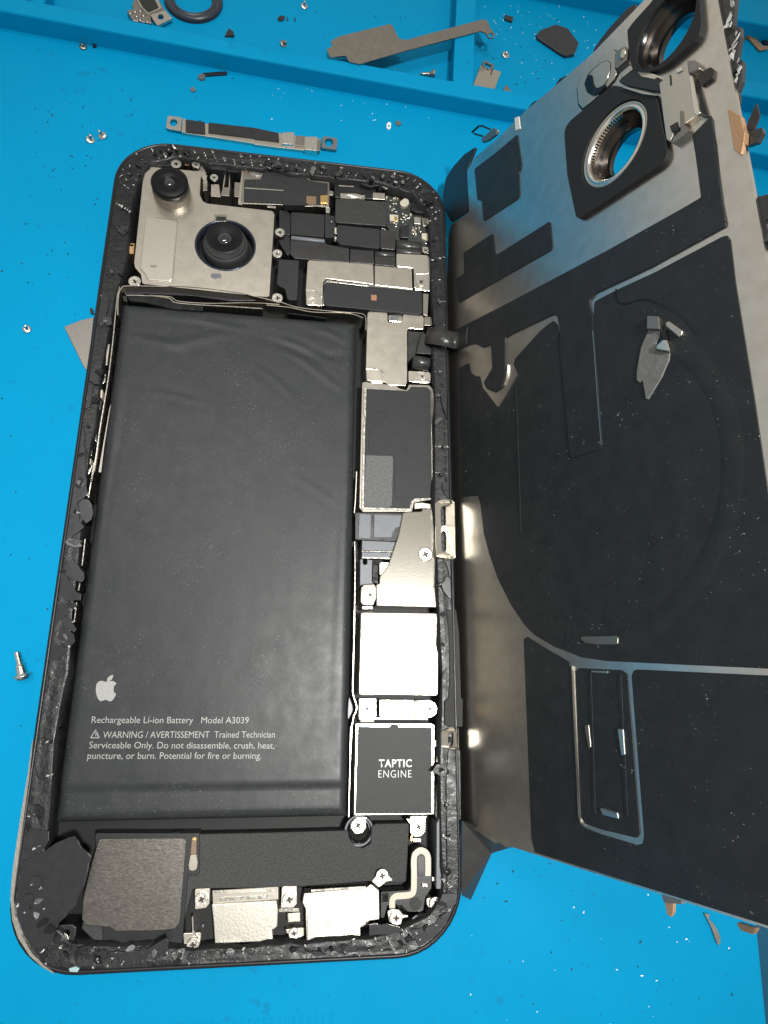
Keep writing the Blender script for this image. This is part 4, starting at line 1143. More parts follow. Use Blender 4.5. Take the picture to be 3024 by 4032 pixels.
    ('edge_clip', 'P', [(362, 1215), (425, 1200), (420, 1290), (355, 1280)], 2, 6.5, 'ceramic_tan', .1, .08), ('edge_clip', 'P', [(395, 1330), (410, 1325), (400, 1415), (385, 1415)], 2, 6.4, 'steel_bright', .05, .04),
    ('edge_clip', 'P', [(335, 1410), (380, 1405), (375, 1460), (330, 1455)], 2, 6.4, 'ceramic_tan', .1, .06), ('edge_clip', 'P', [(345, 1500), (362, 1495), (345, 1650), (325, 1655)], 2, 6.4, 'steel_bright', .05, .05),
    ('edge_clip', 'P', [(305, 1765), (328, 1760), (305, 1920), (285, 1920)], 2, 6.4, 'steel_bright', .05, .05), ('edge_clip', 'P', [(240, 1960), (300, 1950), (295, 2010), (250, 2015)], 2, 6.3, 'ceramic_tan', .1, .06),
    ('edge_clip', 'P', [(348, 1680), (362, 1675), (355, 1760), (342, 1765)], 2, 6.4, 'steel_bright', .05, .04), ('edge_clip', 'P', [(445, 1040), (462, 1035), (455, 1110), (430, 1140), (425, 1130), (440, 1100)], 2, 6.5, 'steel_bright', .05, .04),
    ('edge_clip', 'P', [(250, 2090), (290, 2060), (310, 2020), (318, 2030), (290, 2100), (255, 2140)], 2, 6.4, 'steel_bright', .05, .04),
    ('battery_tab', 'P', [(640, 175), (690, 180), (695, 240), (650, 235)], 2, 6.1, 'satin_black', .2, .1),
    ('battery_rail', 'P', [(500, 1400), (520, 1340), (470, 1650), (440, 1850), (410, 2100), (380, 2100), (430, 1800)], 2, 5.6, 'steel_scratched', .1, .08),
]
PART = {}
for nm, c, pts, z0, z1, mk, r, bv in TABLE:
    p2 = flat(c, pts, z1)
    o = slab(nm, p2, z0, z1, mk, phone, r=r, bevel=bv)
    PART.setdefault(nm, []).append(o)

# upright silver capsule of the top speaker, rolled and folded ribbons
def bar(name, c, a, b, rpx, z, mk, parent, seg=14, flatz=1.0):
    """lying rounded bar from a to b"""
    ax, ay = at(*px(c, a), z)
    bx_, by_ = at(*px(c, b), z)
    ex_, ey_ = at(*px(c, (a[0], a[1] + rpx)), z)
    r = math.hypot(ex_ - ax, ey_ - ay)
    A, B = Vector((ax, ay, z - r * flatz)), Vector((bx_, by_, z - r * flatz))
    d = (B - A).normalized()
    s = Vector((-d.y, d.x, 0))
    bm = bmesh.new()
    rows = []
    for t, rr in ((0, 0.8), (0.02, 1), (0.98, 1), (1, 0.8)):
        rows.append([bm.verts.new(A.lerp(B, t) + s * (r * rr * math.cos(2 * math.pi * k / seg)) + Vector((0, 0, r * rr * flatz * math.sin(2 * math.pi * k / seg)))) for k in range(seg)])
    for i in range(3):
        for k in range(seg):
            f = bm.faces.new((rows[i][k], rows[i][(k + 1) % seg], rows[i + 1][(k + 1) % seg], rows[i + 1][k]))
            f.smooth = True
    bm.faces.new(rows[0])
    bm.faces.new(rows[-1][::-1])
    return finish(name, bm, mk, parent)


bar('speaker_capsule', 'E', (640, 360), (858, 375), 34, 6.3, 'steel_bright', phone)
bar('ribbon_fold', 'E', (212, 735), (506, 765), 17, 5.75, 'grey_film', phone, flatz=0.7)  # lighter grey paints the highlight along the ribbon bend
bar('ribbon_fold', 'E', (1130, 788), (1352, 800), 40, 5.6, 'flex_film', phone, flatz=0.8)
bar('ribbon_fold', 'E', (1130, 848), (1354, 862), 30, 5.7, 'flex_film', phone, flatz=0.8)
bar('ribbon_fold', 'E', (942, 872), (1120, 880), 28, 5.6, 'flex_film', phone, flatz=0.8)
bar('ribbon_roll', 'H', (925, 705), (1145, 742), 82, 7.4, 'flex_film', phone, 20)
o = slab('ribbon_lead', flat('H', [(1040, 345), (1165, 450), (1215, 530), (1150, 640), (965, 625), (1005, 450)], 6.6), 6.3, 6.4, 'flex_film', phone, r=.05, bevel=.03)

# haptic motor: black face with its lettering
hm = PART['haptic_motor'][0]
hm['label'] = 'vibration motor with black face and white lettering'
slab('face_sheet', flat('L', [(180, 244), (560, 246), (570, 215), (660, 216), (664, 248), (1056, 252), (1052, 1276), (150, 1276)], 5.86), 5.2, 5.86, 'black_tape', hm, r=.05, bevel=.03)
text_obj('face_print', 'TAPTIC', at(*px('L', (426, 724)), 5.9), at(*px('L', (818, 722)), 5.9), 1.22, 'print_white', hm, 5.93, bold=0.022, spacing=1.1)
text_obj('face_print', 'ENGINE', at(*px('L', (421, 850)), 5.9), at(*px('L', (814, 848)), 5.9), 1.22, 'print_white', hm, 5.93, bold=-0.012, spacing=1.15)

# tan antenna trace
tr = spline(flat('N', [(935, 890), (936, 815), (965, 782), (1020, 775), (1090, 768), (1132, 735), (1138, 600), (1138, 430), (1160, 375), (1205, 352), (1250, 375), (1268, 430), (1268, 590)], 5.4), 6)
finish('antenna_trace', wall_bm(tr, 4.9, 5.45, 0.92), 'ceramic_tan', phone)
cx, cy = at(*px('N', (1152, 852)), 5.4)
finish('antenna_pad', prism_bm(circle(cx, cy, 0.95, 24), 5, 5.44), 'fleece_tape', phone)
# ring seat round the haptic motor's near screw
sx, sy = at(*px('L', (190, 1480)), 4.4)
finish('screw_seat', lathe_bm([(2.5, 2), (2.5, 4.5), (2.35, 4.62), (2.0, 4.62), (1.95, 4.0), (1.7, 4.0), (1.7, 5.0), (0.1, 5.0)], sx, sy, 32, mi=[0, 0, 1, 0, 0, 0, 0, 0]), ['gloss_black', 'grey_film'], phone)

# screws that hold the parts
for c, p, r, z, rot in (('D', (695, 248), 48, 6.6, .2), ('D', (880, 255), 36, 6.7, .6), ('D', (1050, 375), 36, 6.6, .1), ('D', (308, 1345), 58, 6.9, .5), ('D', (1640, 1085), 44, 6.2, .6), ('D', (1640, 1500), 48, 6.3, .1),
                        ('E', (115, 695), 40, 6.6, .4), ('E', (1040, 275), 44, 6.6, .2), ('E', (1436, 596), 40, 6.0, .3), ('E', (1385, 850), 30, 6.1, .7), ('E', (395, 1280), 40, 6.0, .3), ('E', (1346, 1126), 38, 6.4, .7),
                        ('H', (1038, 930), 50, 5.95, .3), ('J', (1080, 606), 82, 6.3, .5), ('J', (356, 1136), 62, 5.95, .3), ('K', (320, 1290), 72, 5.7, .0), ('K', (1136, 1296), 80, 5.75, .1),
                        ('L', (182, 1418), 74, 5.6, .6), ('L', (900, 1434), 76, 5.75, .4), ('M', (222, 812), 60, 5.7, .4), ('M', (1042, 815), 64, 5.7, .2), ('M', (140, 1238), 58, 5.9, .1),
                        ('M', (1085, 1130), 50, 5.6, .1), ('N', (842, 590), 54, 6.0, .2), ('N', (972, 986), 58, 6.0, .0), ('N', (1342, 850), 55, 6.2, .5), ('O', (522, 1100), 66, 7.0, .3), ('E', (105, 880), 10, 6.2, .3)):
    screw(phone, c, p, r, z, rot)
finish('screw_washer', lathe_bm([(1.35, 5.5), (1.35, 6.02), (1.2, 6.1), (1.05, 6.1), (1.02, 5.9)], *at(*px('J', (1080, 606)), 6.0), 32, cap=False), 'steel_bright', phone)

# small parts on the upper board
rc = random.Random(5)
smd_me = {}
for i, (x, y) in enumerate([(1045, 390), (1085, 415), (1105, 445), (1130, 440), (1076, 470), (1110, 490), (1125, 515), (1095, 500), (1190, 530), (1215, 545), (1195, 560), (1230, 570), (1210, 580), (1245, 565), (1190, 600), (1170, 580),
                            (1110, 610), (1130, 625), (1125, 645), (1275, 655), (1275, 675), (1290, 690), (1275, 705), (1300, 660), (1330, 655), (1340, 690), (1300, 710), (1120, 395), (1140, 400), (1110, 400), (1175, 385), (1240, 375),
                            (1290, 400), (1310, 390), (1330, 350), (1345, 370), (1360, 330), (1425, 470), (1445, 500), (1440, 480), (1405, 440), (1330, 440), (600, 665), (600, 685), (600, 700), (600, 745), (565, 600), (1010, 660), (1030, 670), (1115, 725), (1410, 680), (1450, 690), (1425, 760), (1445, 720), (1440, 900), (1455, 840), (1385, 790), (1360, 400), (1380, 420), (1255, 540)]):
    w, h = rc.choice(((0.28, 0.5), (0.4, 0.3), (0.3, 0.3), (0.55, 0.3), (0.35, 0.6)))
    mk = rc.choice(('solder', 'solder', 'ceramic_tan', 'steel_bright'))
    key = (w, h, mk)
    z = 5.35 if x > 1000 else 6.1
    X, Y = at(*px('E', (x, y)), z)
    if key not in smd_me:
        bm = prism_bm([(-w / 2, -h / 2), (w / 2, -h / 2), (w / 2, h / 2), (-w / 2, h / 2)], -0.8, 0, bevel=0.06)
        for v in bm.verts:
            v.co *= MM
        bmesh.ops.recalc_face_normals(bm, faces=bm.faces)
        me = bpy.data.meshes.new('chip_resistor')
        bm.to_mesh(me)
        bm.free()
        me.materials.append(MATS[mk])
        smd_me[key] = me
    o = bpy.data.objects.new('chip_resistor', smd_me[key])
    COL.objects.link(o)
    o.parent = phone
    o.location = (Vector((X, Y, z)) - ORIGIN[phone.name]) * MM
    o.rotation_euler = (0, 0, -0.12)


# ================================================================== the back panel, standing on its long edge beside the phone
panel = bpy.data.objects.new('back_panel', None)
panel.empty_display_size = 0.005
COL.objects.link(panel)
pm = Matrix((PB, PA, PN)).transposed().to_4x4()
pm.translation = PO * MM
panel.matrix_world = pm
ORIGIN[panel.name] = Vector((0, 0, 0))
tag(panel, 'back cover standing on edge beside the phone, steel plate with black sheets and camera rings', 'back cover')

# camera ring centres and sizes in the panel plane
R1 = pan(2426, 577)
R2 = pan(2632, 128)
RAD1, RAD2 = 5.35, 5.2
UE = 61.9                                     # far edge of the steel plate
VB = 17.4                                     # near edge


def psl(name, c, pts, h0, h1, mk, r=0.3, bevel=0.04, holes=(), parent=None, label=None):
    ZJ[0] += 1
    h1 += (ZJ[0] % 7) * 0.004
    p2 = flatp(c, pts, h1) if c else pts
    bm = prism_bm(fillet(p2, r), h0, h1, holes, bevel)
    o = finish(name, bm, mk, parent or panel)
    if label:
        o['label'] = label
    return o


plate_pts = flatp('W', [(1766, 930), (1776, 886), (1848, 834), (1839, 672), (1872, 618), (1960, 545), (2080, 426), (2210, 318), (2333, 210), (2440, 100), (2537, 0), (2600, -70)])
vt = max(p[1] for p in plate_pts)
plate_pts += [(UE - 3, vt + 1), (UE, vt - 2), (UE, VB), (12.0, VB), (11, VB - .35), (9.6, VB + .1), (8.5, VB - 0.2), (-1.2, VB + 1.6), (-1.2, 60), (-1.2, 112)]
plate = finish('steel_plate', prism_bm(fillet(plate_pts, 0.5), -0.55, 0.0, holes=[circle(*R1, RAD1 - .25, 48), circle(*R2, RAD2 - .25, 48)], bevel=0.06), 'panel_plate', panel)

# outer glass behind the plate, cracked along the far side
psl('back_glass', 'W', [(2780, -140), (2900, -120), (2895, 0), (2886, 100), (2914, 106), (2915, 143), (2902, 222), (2923, 238), (2919, 319), (2904, 358), (2905, 398), (2876, 430), (2890, 520), (2935, 655), (2955, 740), (2985, 774),
                        (3070, 752), (3045, 850), (3012, 868), (3040, 955), (3003, 1045), (3022, 1105), (3060, 1210), (3150, 1800), (3240, 2500), (3200, 2500), (3100, 1800), (2960, 1000), (2860, 500), (2800, 150)], -1.35, -0.62, 'back_glass', 0.05, 0.05,
    label='cracked dark back glass along the far edge')
psl('back_glass', None, [(1.5, 30), (UE - 1, 22), (UE - 1, 100), (40, 100), (20, 112), (1.5, 114)], -1.3, -0.62, 'back_glass', 0.5, 0.05, label='dark back glass behind the steel plate')
psl('glass_corner', 'F', [(100, 420), (130, 240), (200, 130), (300, 20), (420, -60), (360, 80), (330, 170), (345, 540), (180, 650), (110, 520)], -0.6, -0.15, 'satin_black', .6, .06, label='black sheet over the corner beside the phone')
psl('glass_chip', 'AA', [(860, 850), (900, 790), (990, 750), (940, 800), (880, 850)], -0.9, -0.3, 'satin_black', .1, .03)
psl('glass_chip', 'AA', [(585, 1080), (640, 1020), (690, 1005), (640, 1040), (600, 1085)], -0.9, -0.3, 'satin_black', .1, .03)
psl('glass_chip', 'AA', [(1225, 530), (1300, 410), (1400, 280), (1580, 85), (1659, 40), (1659, 150), (1500, 320), (1380, 400)], -0.9, -0.2, 'satin_black', .2, .03)
rz = random.Random(21)
for k in range(14):
    v = rz.uniform(60, 132)
    u = UE + rz.uniform(0.0, 1.1)
    b2 = shard_bm(u, v, -0.75 + rz.uniform(-.2, .25), rz.uniform(.25, .8), .25, .8, k + 900, 5, rz.uniform(1, 2.4), rz.uniform(0, 3))
    finish('glass_splinter', b2, rz.choice(('back_glass', 'back_glass', 'glass_residue')), panel)
edge_px = [(2890, 20), (2880, 60), (2875, 80), (2884, 95), (2905, 130), (2908, 150), (2900, 180), (2896, 205), (2890, 225), (2912, 240), (2916, 265), (2912, 290), (2906, 315), (2900, 330), (2897, 350), (2900, 380), (2890, 405), (2880, 420), (2868, 110), (2872, 128), (2860, 125), (2880, 200), (2885, 215)]
for k, (ex_, ey_) in enumerate(edge_px):
    u, v = pan(ex_ - 6, ey_, -.6)
    b2 = shard_bm(u, v, -.68, rz.uniform(.18, .42), .2, .5, k + 1500, 4, rz.uniform(1.4, 3), rz.uniform(0.6, 1.6))
    finish('glass_splinter', b2, 'glass_pale_glint', panel)

# black sheets on the inside of the plate
psl('graphite_sheet', 'W', [(1867, 665), (1953, 600), (2037, 528), (2055, 658), (2043, 680), (2047, 770), (2035, 785), (1907, 870), (1903, 866), (1896, 792), (1879, 786)], -.05, .14, 'graphite_sheet', .5, .05)
psl('graphite_sheet', 'F', [(295, 935), (560, 760), (576, 768), (595, 945), (615, 948), (1095, 645), (1108, 660), (1127, 885), (1110, 915), (258, 1400), (243, 1390), (228, 1190), (240, 1168), (300, 1128)], -.05, .14, 'graphite_sheet', .3, .05)
S3 = [(1784, 1303), (1995, 1195), (2400, 980), (2680, 823), (2762, 775), (2736, 600), (2724, 532), (2800, 454), (2817, 600), (2843, 800), (2858, 878), (2854, 890), (2557, 1054), (2344, 1154), (2323, 1180), (2322, 1205), (2332, 1244),
      (2350, 1480), (2371, 1751), (2364, 1768), (2250, 1803), (2243, 1795), (2206, 1392), (2204, 1300), (2194, 1248), (2177, 1237), (2016, 1313), (1991, 1328), (1988, 1345), (1988, 1479), (1975, 1525), (1945, 1545), (1914, 1530), (1904, 1505),
      (1937, 1449), (1932, 1356), (1899, 1369), (1873, 1354), (1847, 1356), (1800, 1378), (1790, 1340)]
psl('cable_sheet', 'W', S3, -.05, .26, 'graphite_sheet', .35, .06, label='black ribbon sheet with a round end and a long tail')
S4 = [(1806, 1449), (1847, 1428), (1855, 1469), (1875, 1482), (1889, 1480), (1899, 1525), (1960, 1605), (2037, 1472), (2021, 1433), (2029, 1410), (2129, 1300), (2164, 1272), (2180, 1262), (2196, 1280), (2206, 1330), (2340, 1330), (2337, 1244),
      (2339, 1189), (2357, 1178), (2427, 1141), (2579, 1071), (2841, 932), (2863, 926), (2876, 945), (2895, 1110), (2970, 1572), (3024, 1944), (3090, 2440), (3122, 2640), (3024, 2633), (2700, 2618), (2387, 2603), (2288, 2588), (2180, 2546), (2103, 2500), (2065, 2462),
      (2010, 2380), (1960, 2280), (1925, 2180), (1904, 2100), (1891, 1985), (1881, 1955), (1819, 1959), (1812, 1700)]
psl('graphite_sheet', 'W', S4, -.04, .12, 'graphite_sheet', .4, .05, label='large black sheet over the charging coil')
S5 = [(405, 150), (425, 140), (520, 200), (600, 245), (642, 272), (655, 450), (680, 900), (686, 1080), (712, 1118), (800, 1152), (985, 1208), (1015, 1200), (1022, 1160), (990, 750), (958, 340), (968, 314), (985, 307), (1659, 338), (1780, 345)]
b5 = flatp('V', S5, .12) + [(UE - 2, VB + 21.5), (UE - .9, VB + .25)] + [(17.5, VB + .25)] + flatp('V', [(444, 1170)], .12)
psl('graphite_sheet', None, b5, -.03, .12, 'graphite_sheet', .25, .05, label='black sheet over the lower end of the cover')
psl('graphite_sheet', 'V', [(668, 312), (690, 300), (905, 310), (938, 332), (975, 800), (1002, 1150), (985, 1172), (800, 1128), (725, 1100), (698, 1070), (690, 900)], -.03, .13, 'graphite_sheet', .5, .05, label='narrow black sheet framed by bare metal')
# low relief of the coil and the magnet bar under the sheets
mc = (33.0, 67.6)
bm = bmesh.new()
n = 64
rows = []
for rr, h in ((23.3, .10), (22.6, .175), (21.5, .18), (20.7, .165), (20.3, .11)):
    rows.append([(mc[0] + rr * math.cos(2 * math.pi * k / n), mc[1] + rr * math.sin(2 * math.pi * k / n), h) for k in range(n)])
keep = [k for k in range(n) if k < 0.17 * n or k > 0.70 * n]
for i in range(len(rows) - 1):
    for k in keep:
        if rows[0][(k + 1) % n] and (k + 1) % n in keep:
            q = [bm.verts.new(rows[i][k]), bm.verts.new(rows[i][(k + 1) % n]), bm.verts.new(rows[i + 1][(k + 1) % n]), bm.verts.new(rows[i + 1][k])]
            f = bm.faces.new(q)
            f.smooth = True
bmesh.ops.remove_doubles(bm, verts=bm.verts, dist=0.0005)
finish('coil_relief', bm, 'graphite_sheet', panel)
psl('relief_strip', 'T', [(540, 440), (552, 440), (590, 1561), (575, 1561)], .0, .19, 'graphite_sheet', .02, .02)
psl('relief_strip', 'V', [(740, 320), (752, 320), (775, 1050), (760, 1050)], .0, .22, 'graphite_sheet', .02, .02)
psl('relief_strip', 'V', [(890, 330), (905, 330), (940, 1060), (925, 1060)], .0, .22, 'graphite_sheet', .02, .02)
# metal tabs showing through slots
for c, pts, mk in (('V', [(695, 150), (705, 138), (880, 134), (888, 145), (888, 176), (780, 181), (720, 172)], 'steel_brown'), ('V', [(715, 160), (887, 164), (886, 178), (790, 180), (730, 172)], 'panel_plate'),
                   ('V', [(750, 313), (838, 315), (836, 328), (752, 322)], 'panel_plate'), ('V', [(718, 596), (738, 588), (750, 705), (738, 716)], 'steel_brown'), ('V', [(886, 612), (915, 612), (924, 745), (905, 748)], 'panel_plate'),
                   ('V', [(795, 1020), (812, 1016), (885, 1040), (892, 1074), (810, 1052)], 'panel_plate'), ('V', [(798, 1022), (812, 1018), (884, 1040), (884, 1050)], 'steel_brown')):
    psl('metal_tab', c, pts, 0, .34, mk, .12, .1)

for c_, pp in (('T', [(1140, 5), (1158, 250), (1180, 560), (1205, 880)]), ('T', [(485, 265), (478, 350), (455, 420)]), ('T', [(565, 338), (500, 450), (415, 590)]), ('V', [(652, 290), (660, 480), (680, 880), (690, 1070), (715, 1105)])):
    finish('bare_edge', wall_bm(spline(flatp(c_, pp, .25), 4), .0, .285, .11), 'panel_plate', panel)
# torn flake and little contacts
psl('torn_flake', 'U', [(712, 400), (805, 405), (800, 450), (770, 500), (768, 560), (880, 580), (870, 640), (810, 780), (705, 950), (690, 948), (668, 815), (660, 800), (640, 818), (618, 800), (618, 730), (650, 540), (690, 450)], .1, .30, 'torn_graphite', .1, .05, label='torn pale grey flake on the black sheet')
psl('coil_contact', 'U', [(698, 288), (790, 292), (798, 395), (695, 392)], .1, .8, 'steel_scratched', .15, .1)
psl('coil_contact', 'U', [(845, 340), (870, 330), (978, 405), (970, 440), (950, 458), (850, 375)], .1, .55, 'steel_tan', .2, .12)
psl('coil_contact', 'U', [(775, 520), (820, 480), (858, 480), (880, 575), (765, 555)], .1, .7, 'steel_bright', .2, .15)
psl('coil_contact', 'U', [(800, 400), (845, 400), (870, 520), (830, 470)], .1, .5, 'gloss_black', .1, .08)
bm = wall_bm(spline(flatp('U', [(455, 75), (460, 150), (490, 190), (560, 188), (660, 158), (760, 175), (880, 230), (1000, 310), (1100, 430)], .1), 5), .1, .2, .14)
finish('lead_wire', bm, 'gloss_black', panel)

# black foam round the camera rings
f1 = flatp('C', [(376, 815), (690, 556), (962, 604), (1054, 1030)]) + flatp('F', [(1385, 652), (1295, 230)])
finish('ring_foam', prism_bm(fillet(f1, 1.8, 6), -.05, .75, holes=[circle(R1[0], R1[1], RAD1 + .75, 44)], bevel=.15), 'foam_black', panel)
f2 = flatp('C', [(785, 210), (830, 150), (930, 40), (1010, -50), (1210, -70), (1250, 80), (1240, 240), (1110, 370), (1010, 445), (900, 476), (818, 445), (795, 330)])
f2 = spline(f2 + f2[:1], 4)[:-1]
finish('ring_foam', prism_bm(f2, -.05, .8, holes=[circle(R2[0], R2[1], RAD2 - .35, 44)], bevel=.15), 'foam_black', panel)
psl('foam_strip', 'C', [(700, 520), (790, 430), (970, 500), (975, 590), (760, 548)], -.05, .45, 'satin_black', .3, .1)
psl('foam_strip', 'C', [(1180, 870), (1295, 735), (1330, 920), (1368, 1296), (1236, 1296)], -.05, .1, 'graphite_sheet', .05, .03)


def tube(name, c, prof, mk, mi=None, n=56):
    return finish(name, lathe_bm(prof, c[0], c[1], n, mi=mi, cap=False), mk, panel)


tube('ring_flange', R1, [(RAD1 + .72, .0), (RAD1 + .7, .45), (RAD1 + .45, .55), (RAD1 + .2, .35), (RAD1 - .05, .55), (RAD1 - .3, .45), (RAD1 - .42, .05)], ['steel_bright', 'steel_tan'], [1, 1, 1, 0, 0, 0, 0])
tube('ring_tube', R1, [(RAD1 - .4, .1), (RAD1 - .5, -.8), (RAD1 - 1.0, -1.0), (RAD1 - 1.05, -1.6), (RAD1 - 1.9, -1.9), (RAD1 - 2.0, -3.2), (RAD1 + .4, -3.2), (RAD1 + .5, -.7)], ['bronze_dark', 'gloss_black'], [0, 0, 1, 0, 1, 1, 1, 1])
tube('ring_tube', R2, [(RAD2 - .3, .7), (RAD2 - .5, -.6), (RAD2 - 1.0, -.9), (RAD2 - 1.05, -1.6), (RAD2 - 1.8, -1.9), (RAD2 - 1.9, -3.2), (RAD2 + .4, -3.2), (RAD2 + .5, -.7)], ['bronze_dark', 'gloss_black'], [1, 0, 1, 0, 1, 1, 1, 1])
# knurled teeth inside the lower ring
tooth = None
for k in range(44):
    a = math.radians(70 + k * 5.2)
    x, y = R1[0] + (RAD1 - .52) * math.cos(a), R1[1] + (RAD1 - .52) * math.sin(a)
    if tooth is None:
        bm = prism_bm([(-.16, -.1), (.16, -.1), (.16, .1), (-.16, .1)], -.55, .1, bevel=.04)
        t_ = finish('ring_tooth', bm, 'steel_tan', panel)
        tooth = t_.data
    else:
        t_ = bpy.data.objects.new('ring_tooth', tooth)
        COL.objects.link(t_)
        t_.parent = panel
    t_.location = Vector((x, y, 0)) * MM
    t_.rotation_euler = (0, 0, a)

# flash bracket and spring clip
FB = [(1075, 880), (1110, 770), (1200, 660), (1380, 525), (1440, 500), (1470, 520), (1460, 590), (1455, 690), (1480, 720), (1440, 800), (1380, 870), (1220, 1020), (1130, 1090), (1090, 1040)]
FC = (1290, 780)
psl('flash_outline', 'AA', [(FC[0] + (x - FC[0]) * 1.05 + 6, FC[1] + (y - FC[1]) * 1.05 + 8) for x, y in FB], 0, .14, 'gloss_black', .7, .04)  # larger black slab, draws a dark outline round the bracket
psl('flash_bracket', 'AA', FB, 0, .34, 'steel_tan', .7, .1)
FW = spline([(1150, 840), (1185, 750), (1250, 680), (1330, 620), (1390, 610), (1415, 650), (1400, 760), (1340, 870), (1250, 945), (1180, 930), (1150, 840)], 4)[:-1]
psl('flash_window', 'AA', FW, .2, .40, 'gloss_black', 0, .03)
psl('flash_window', 'AA', [(1290 + (x - 1285) * .90, 772 + (y - 780) * .92) for x, y in FW], .2, .46, 'steel_tan', 0, .05)
psl('flash_window', 'AA', spline([(1165, 800), (1195, 755), (1232, 760), (1245, 835), (1280, 882), (1350, 848), (1368, 862), (1300, 935), (1230, 958), (1180, 915), (1165, 800)], 3)[:-1], .2, .52, 'gloss_black', 0, .03)
psl('flash_bracket', 'AA', [(1455, 520), (1560, 460), (1590, 490), (1580, 600), (1470, 690), (1450, 680)], 0, .45, 'steel_brown', .4, .12)
ex, ey = pan(*px('AA', (1535, 545)), .5)
finish('rivet', lathe_bm([(.75, .4), (.75, .6), (.55, .75), (.2, .8)], ex, ey, 20), 'steel_tan', panel)
psl('flash_bracket', 'AA', [(1500, 740), (1610, 650), (1640, 690), (1530, 780)], 0, .6, 'steel_tan', .2, .1)
psl('flash_bracket', 'AA', [(1480, 690), (1570, 620), (1620, 650), (1500, 745)], 0, .4, 'gloss_black', .2, .1)
psl('spring_clip', 'C', [(962, 530), (1050, 462), (1150, 425), (1162, 470), (1210, 725), (1185, 745), (1060, 840), (1030, 905), (1008, 890), (985, 720)], 0, .7, 'steel_tan', .2, .12, label='bent tan steel spring clip')
psl('clip_edge', 'C', [(1152, 480), (1178, 485), (1222, 715), (1205, 740), (1185, 725)], 0, 1.1, 'steel_bright', .25, .25)
psl('clip_foot', 'C', [(1208, 470), (1290, 425), (1310, 440), (1300, 500), (1232, 550), (1215, 520)], 0, .5, 'gloss_black', .3, .12)
psl('clip_foot', 'C', [(1180, 500), (1205, 500), (1270, 720), (1280, 745), (1240, 745), (1225, 720)], 0, .35, 'gloss_black', .1, .1)
psl('clip_foot', 'C', [(1030, 805), (1080, 775), (1095, 830), (1045, 845)], .4, .78, 'gloss_black', .1, .03)
psl('clip_foot', 'C', [(1095, 705), (1112, 705), (1120, 790), (1160, 830), (1110, 870), (1050, 915), (1045, 885), (1100, 835)], 0, .9, 'steel_brown', .1, .12)
psl('clip_slit', 'C', [(1030, 478), (1037, 478), (1042, 535), (1034, 545)], .4, .78, 'gloss_black', .02, 0)
psl('clip_bit', 'C', [(1140, 385), (1185, 380), (1220, 400), (1225, 440), (1150, 470)], 0, .95, 'steel_scratched', .2, .2)
psl('clip_bit', 'C', [(1065, 445), (1110, 425), (1115, 445), (1075, 468)], .2, .9, 'steel_bright', .1, .1)
psl('white_label', 'AA', [(448, 1185), (490, 1168), (505, 1290), (458, 1312)], 0, .12, 'print_white', .1, .02)
psl('foam_strip', 'C', [(820, 452), (860, 448), (965, 485), (930, 505), (850, 488)], 0, .6, 'ceramic_tan', .2, .08)
psl('foam_strip', 'C', [(720, 556), (760, 556), (940, 600), (960, 612), (860, 600)], .5, .95, 'steel_tan', .1, .05)
# copper scrap of cable on the far side, tabs and hooks on the edges
psl('copper_scrap', 'Z', [(1030, 1690), (1090, 1690), (1240, 1785), (1270, 1950), (1300, 2030), (1285, 2191), (1240, 2400), (1130, 2300), (1105, 2150), (1060, 1860)], -.6, .25, 'copper', .2, .1, label='torn copper coloured cable scrap')
psl('copper_scrap', 'X', [(1125, 440), (1175, 450), (1172, 510), (1160, 538), (1140, 520)], -.6, -.2, 'copper', .3, .06)
psl('edge_chip', 'X', [(1110, 420), (1215, 455), (1215, 470), (1125, 462)], -.6, .1, 'grey_film', .1, .05)
psl('edge_chip', 'X', [(1490, 560), (1600, 595), (1580, 625), (1520, 605)], -.6, .1, 'brown_flex', .2, .05)
psl('glass_shard', 'Z', [(1300, 2060), (1440, 2000), (1560, 1960), (1580, 2040), (1500, 2191), (1330, 2250)], -1.3, -.7, 'back_glass', .1, .05)
# wire hook at the upper corner
hk = flatp('AA', [(205, 1300), (130, 1268), (88, 1270), (22, 1330), (60, 1350), (130, 1370)], -.2)
bm = wall_bm(hk, -.35, .0, .32)
finish('wire_hook', bm, 'gloss_black', panel)
psl('edge_chip', 'AA', [(110, 1400), (150, 1360), (240, 1280), (285, 1310), (260, 1350), (180, 1410), (120, 1430)], -.3, .2, 'steel_scratched', .2, .12)

# tan film tongue at the hinge side, black film corner at the near end
cc = [at(*px('X', p), z) + (z,) for p, z in (((90, 40), 8.6), ((240, 100), 10.5), ((385, 165), 11.0), ((240, 208), 7.0), ((190, 320), 5.5), ((133, 446), 4.2), ((88, 424), 6.6))]
bm = bmesh.new()
M3 = pm.inverted()
tp = [M3 @ (Vector(p) * MM) / MM for p in cc]
vv = [bm.verts.new(p) for p in tp]
v2 = [bm.verts.new(p - Vector((0, 0, .12))) for p in tp]
bm.faces.new(vv)
bm.faces.new(v2[::-1])
for k in range(len(vv)):
    bm.faces.new((vv[k], v2[k], v2[(k + 1) % len(vv)], vv[(k + 1) % len(vv)]))
bmesh.ops.triangulate(bm, faces=[f for f in bm.faces if len(f.verts) > 4])
finish('film_corner', bm, 'flex_film', panel)['label'] = 'loose black film corner hanging over the mat'

# ribbon cable from the phone to the panel: twisted strip
def w3(c, p, z):
    return Vector(at(*px(c, p), z) + (z,))


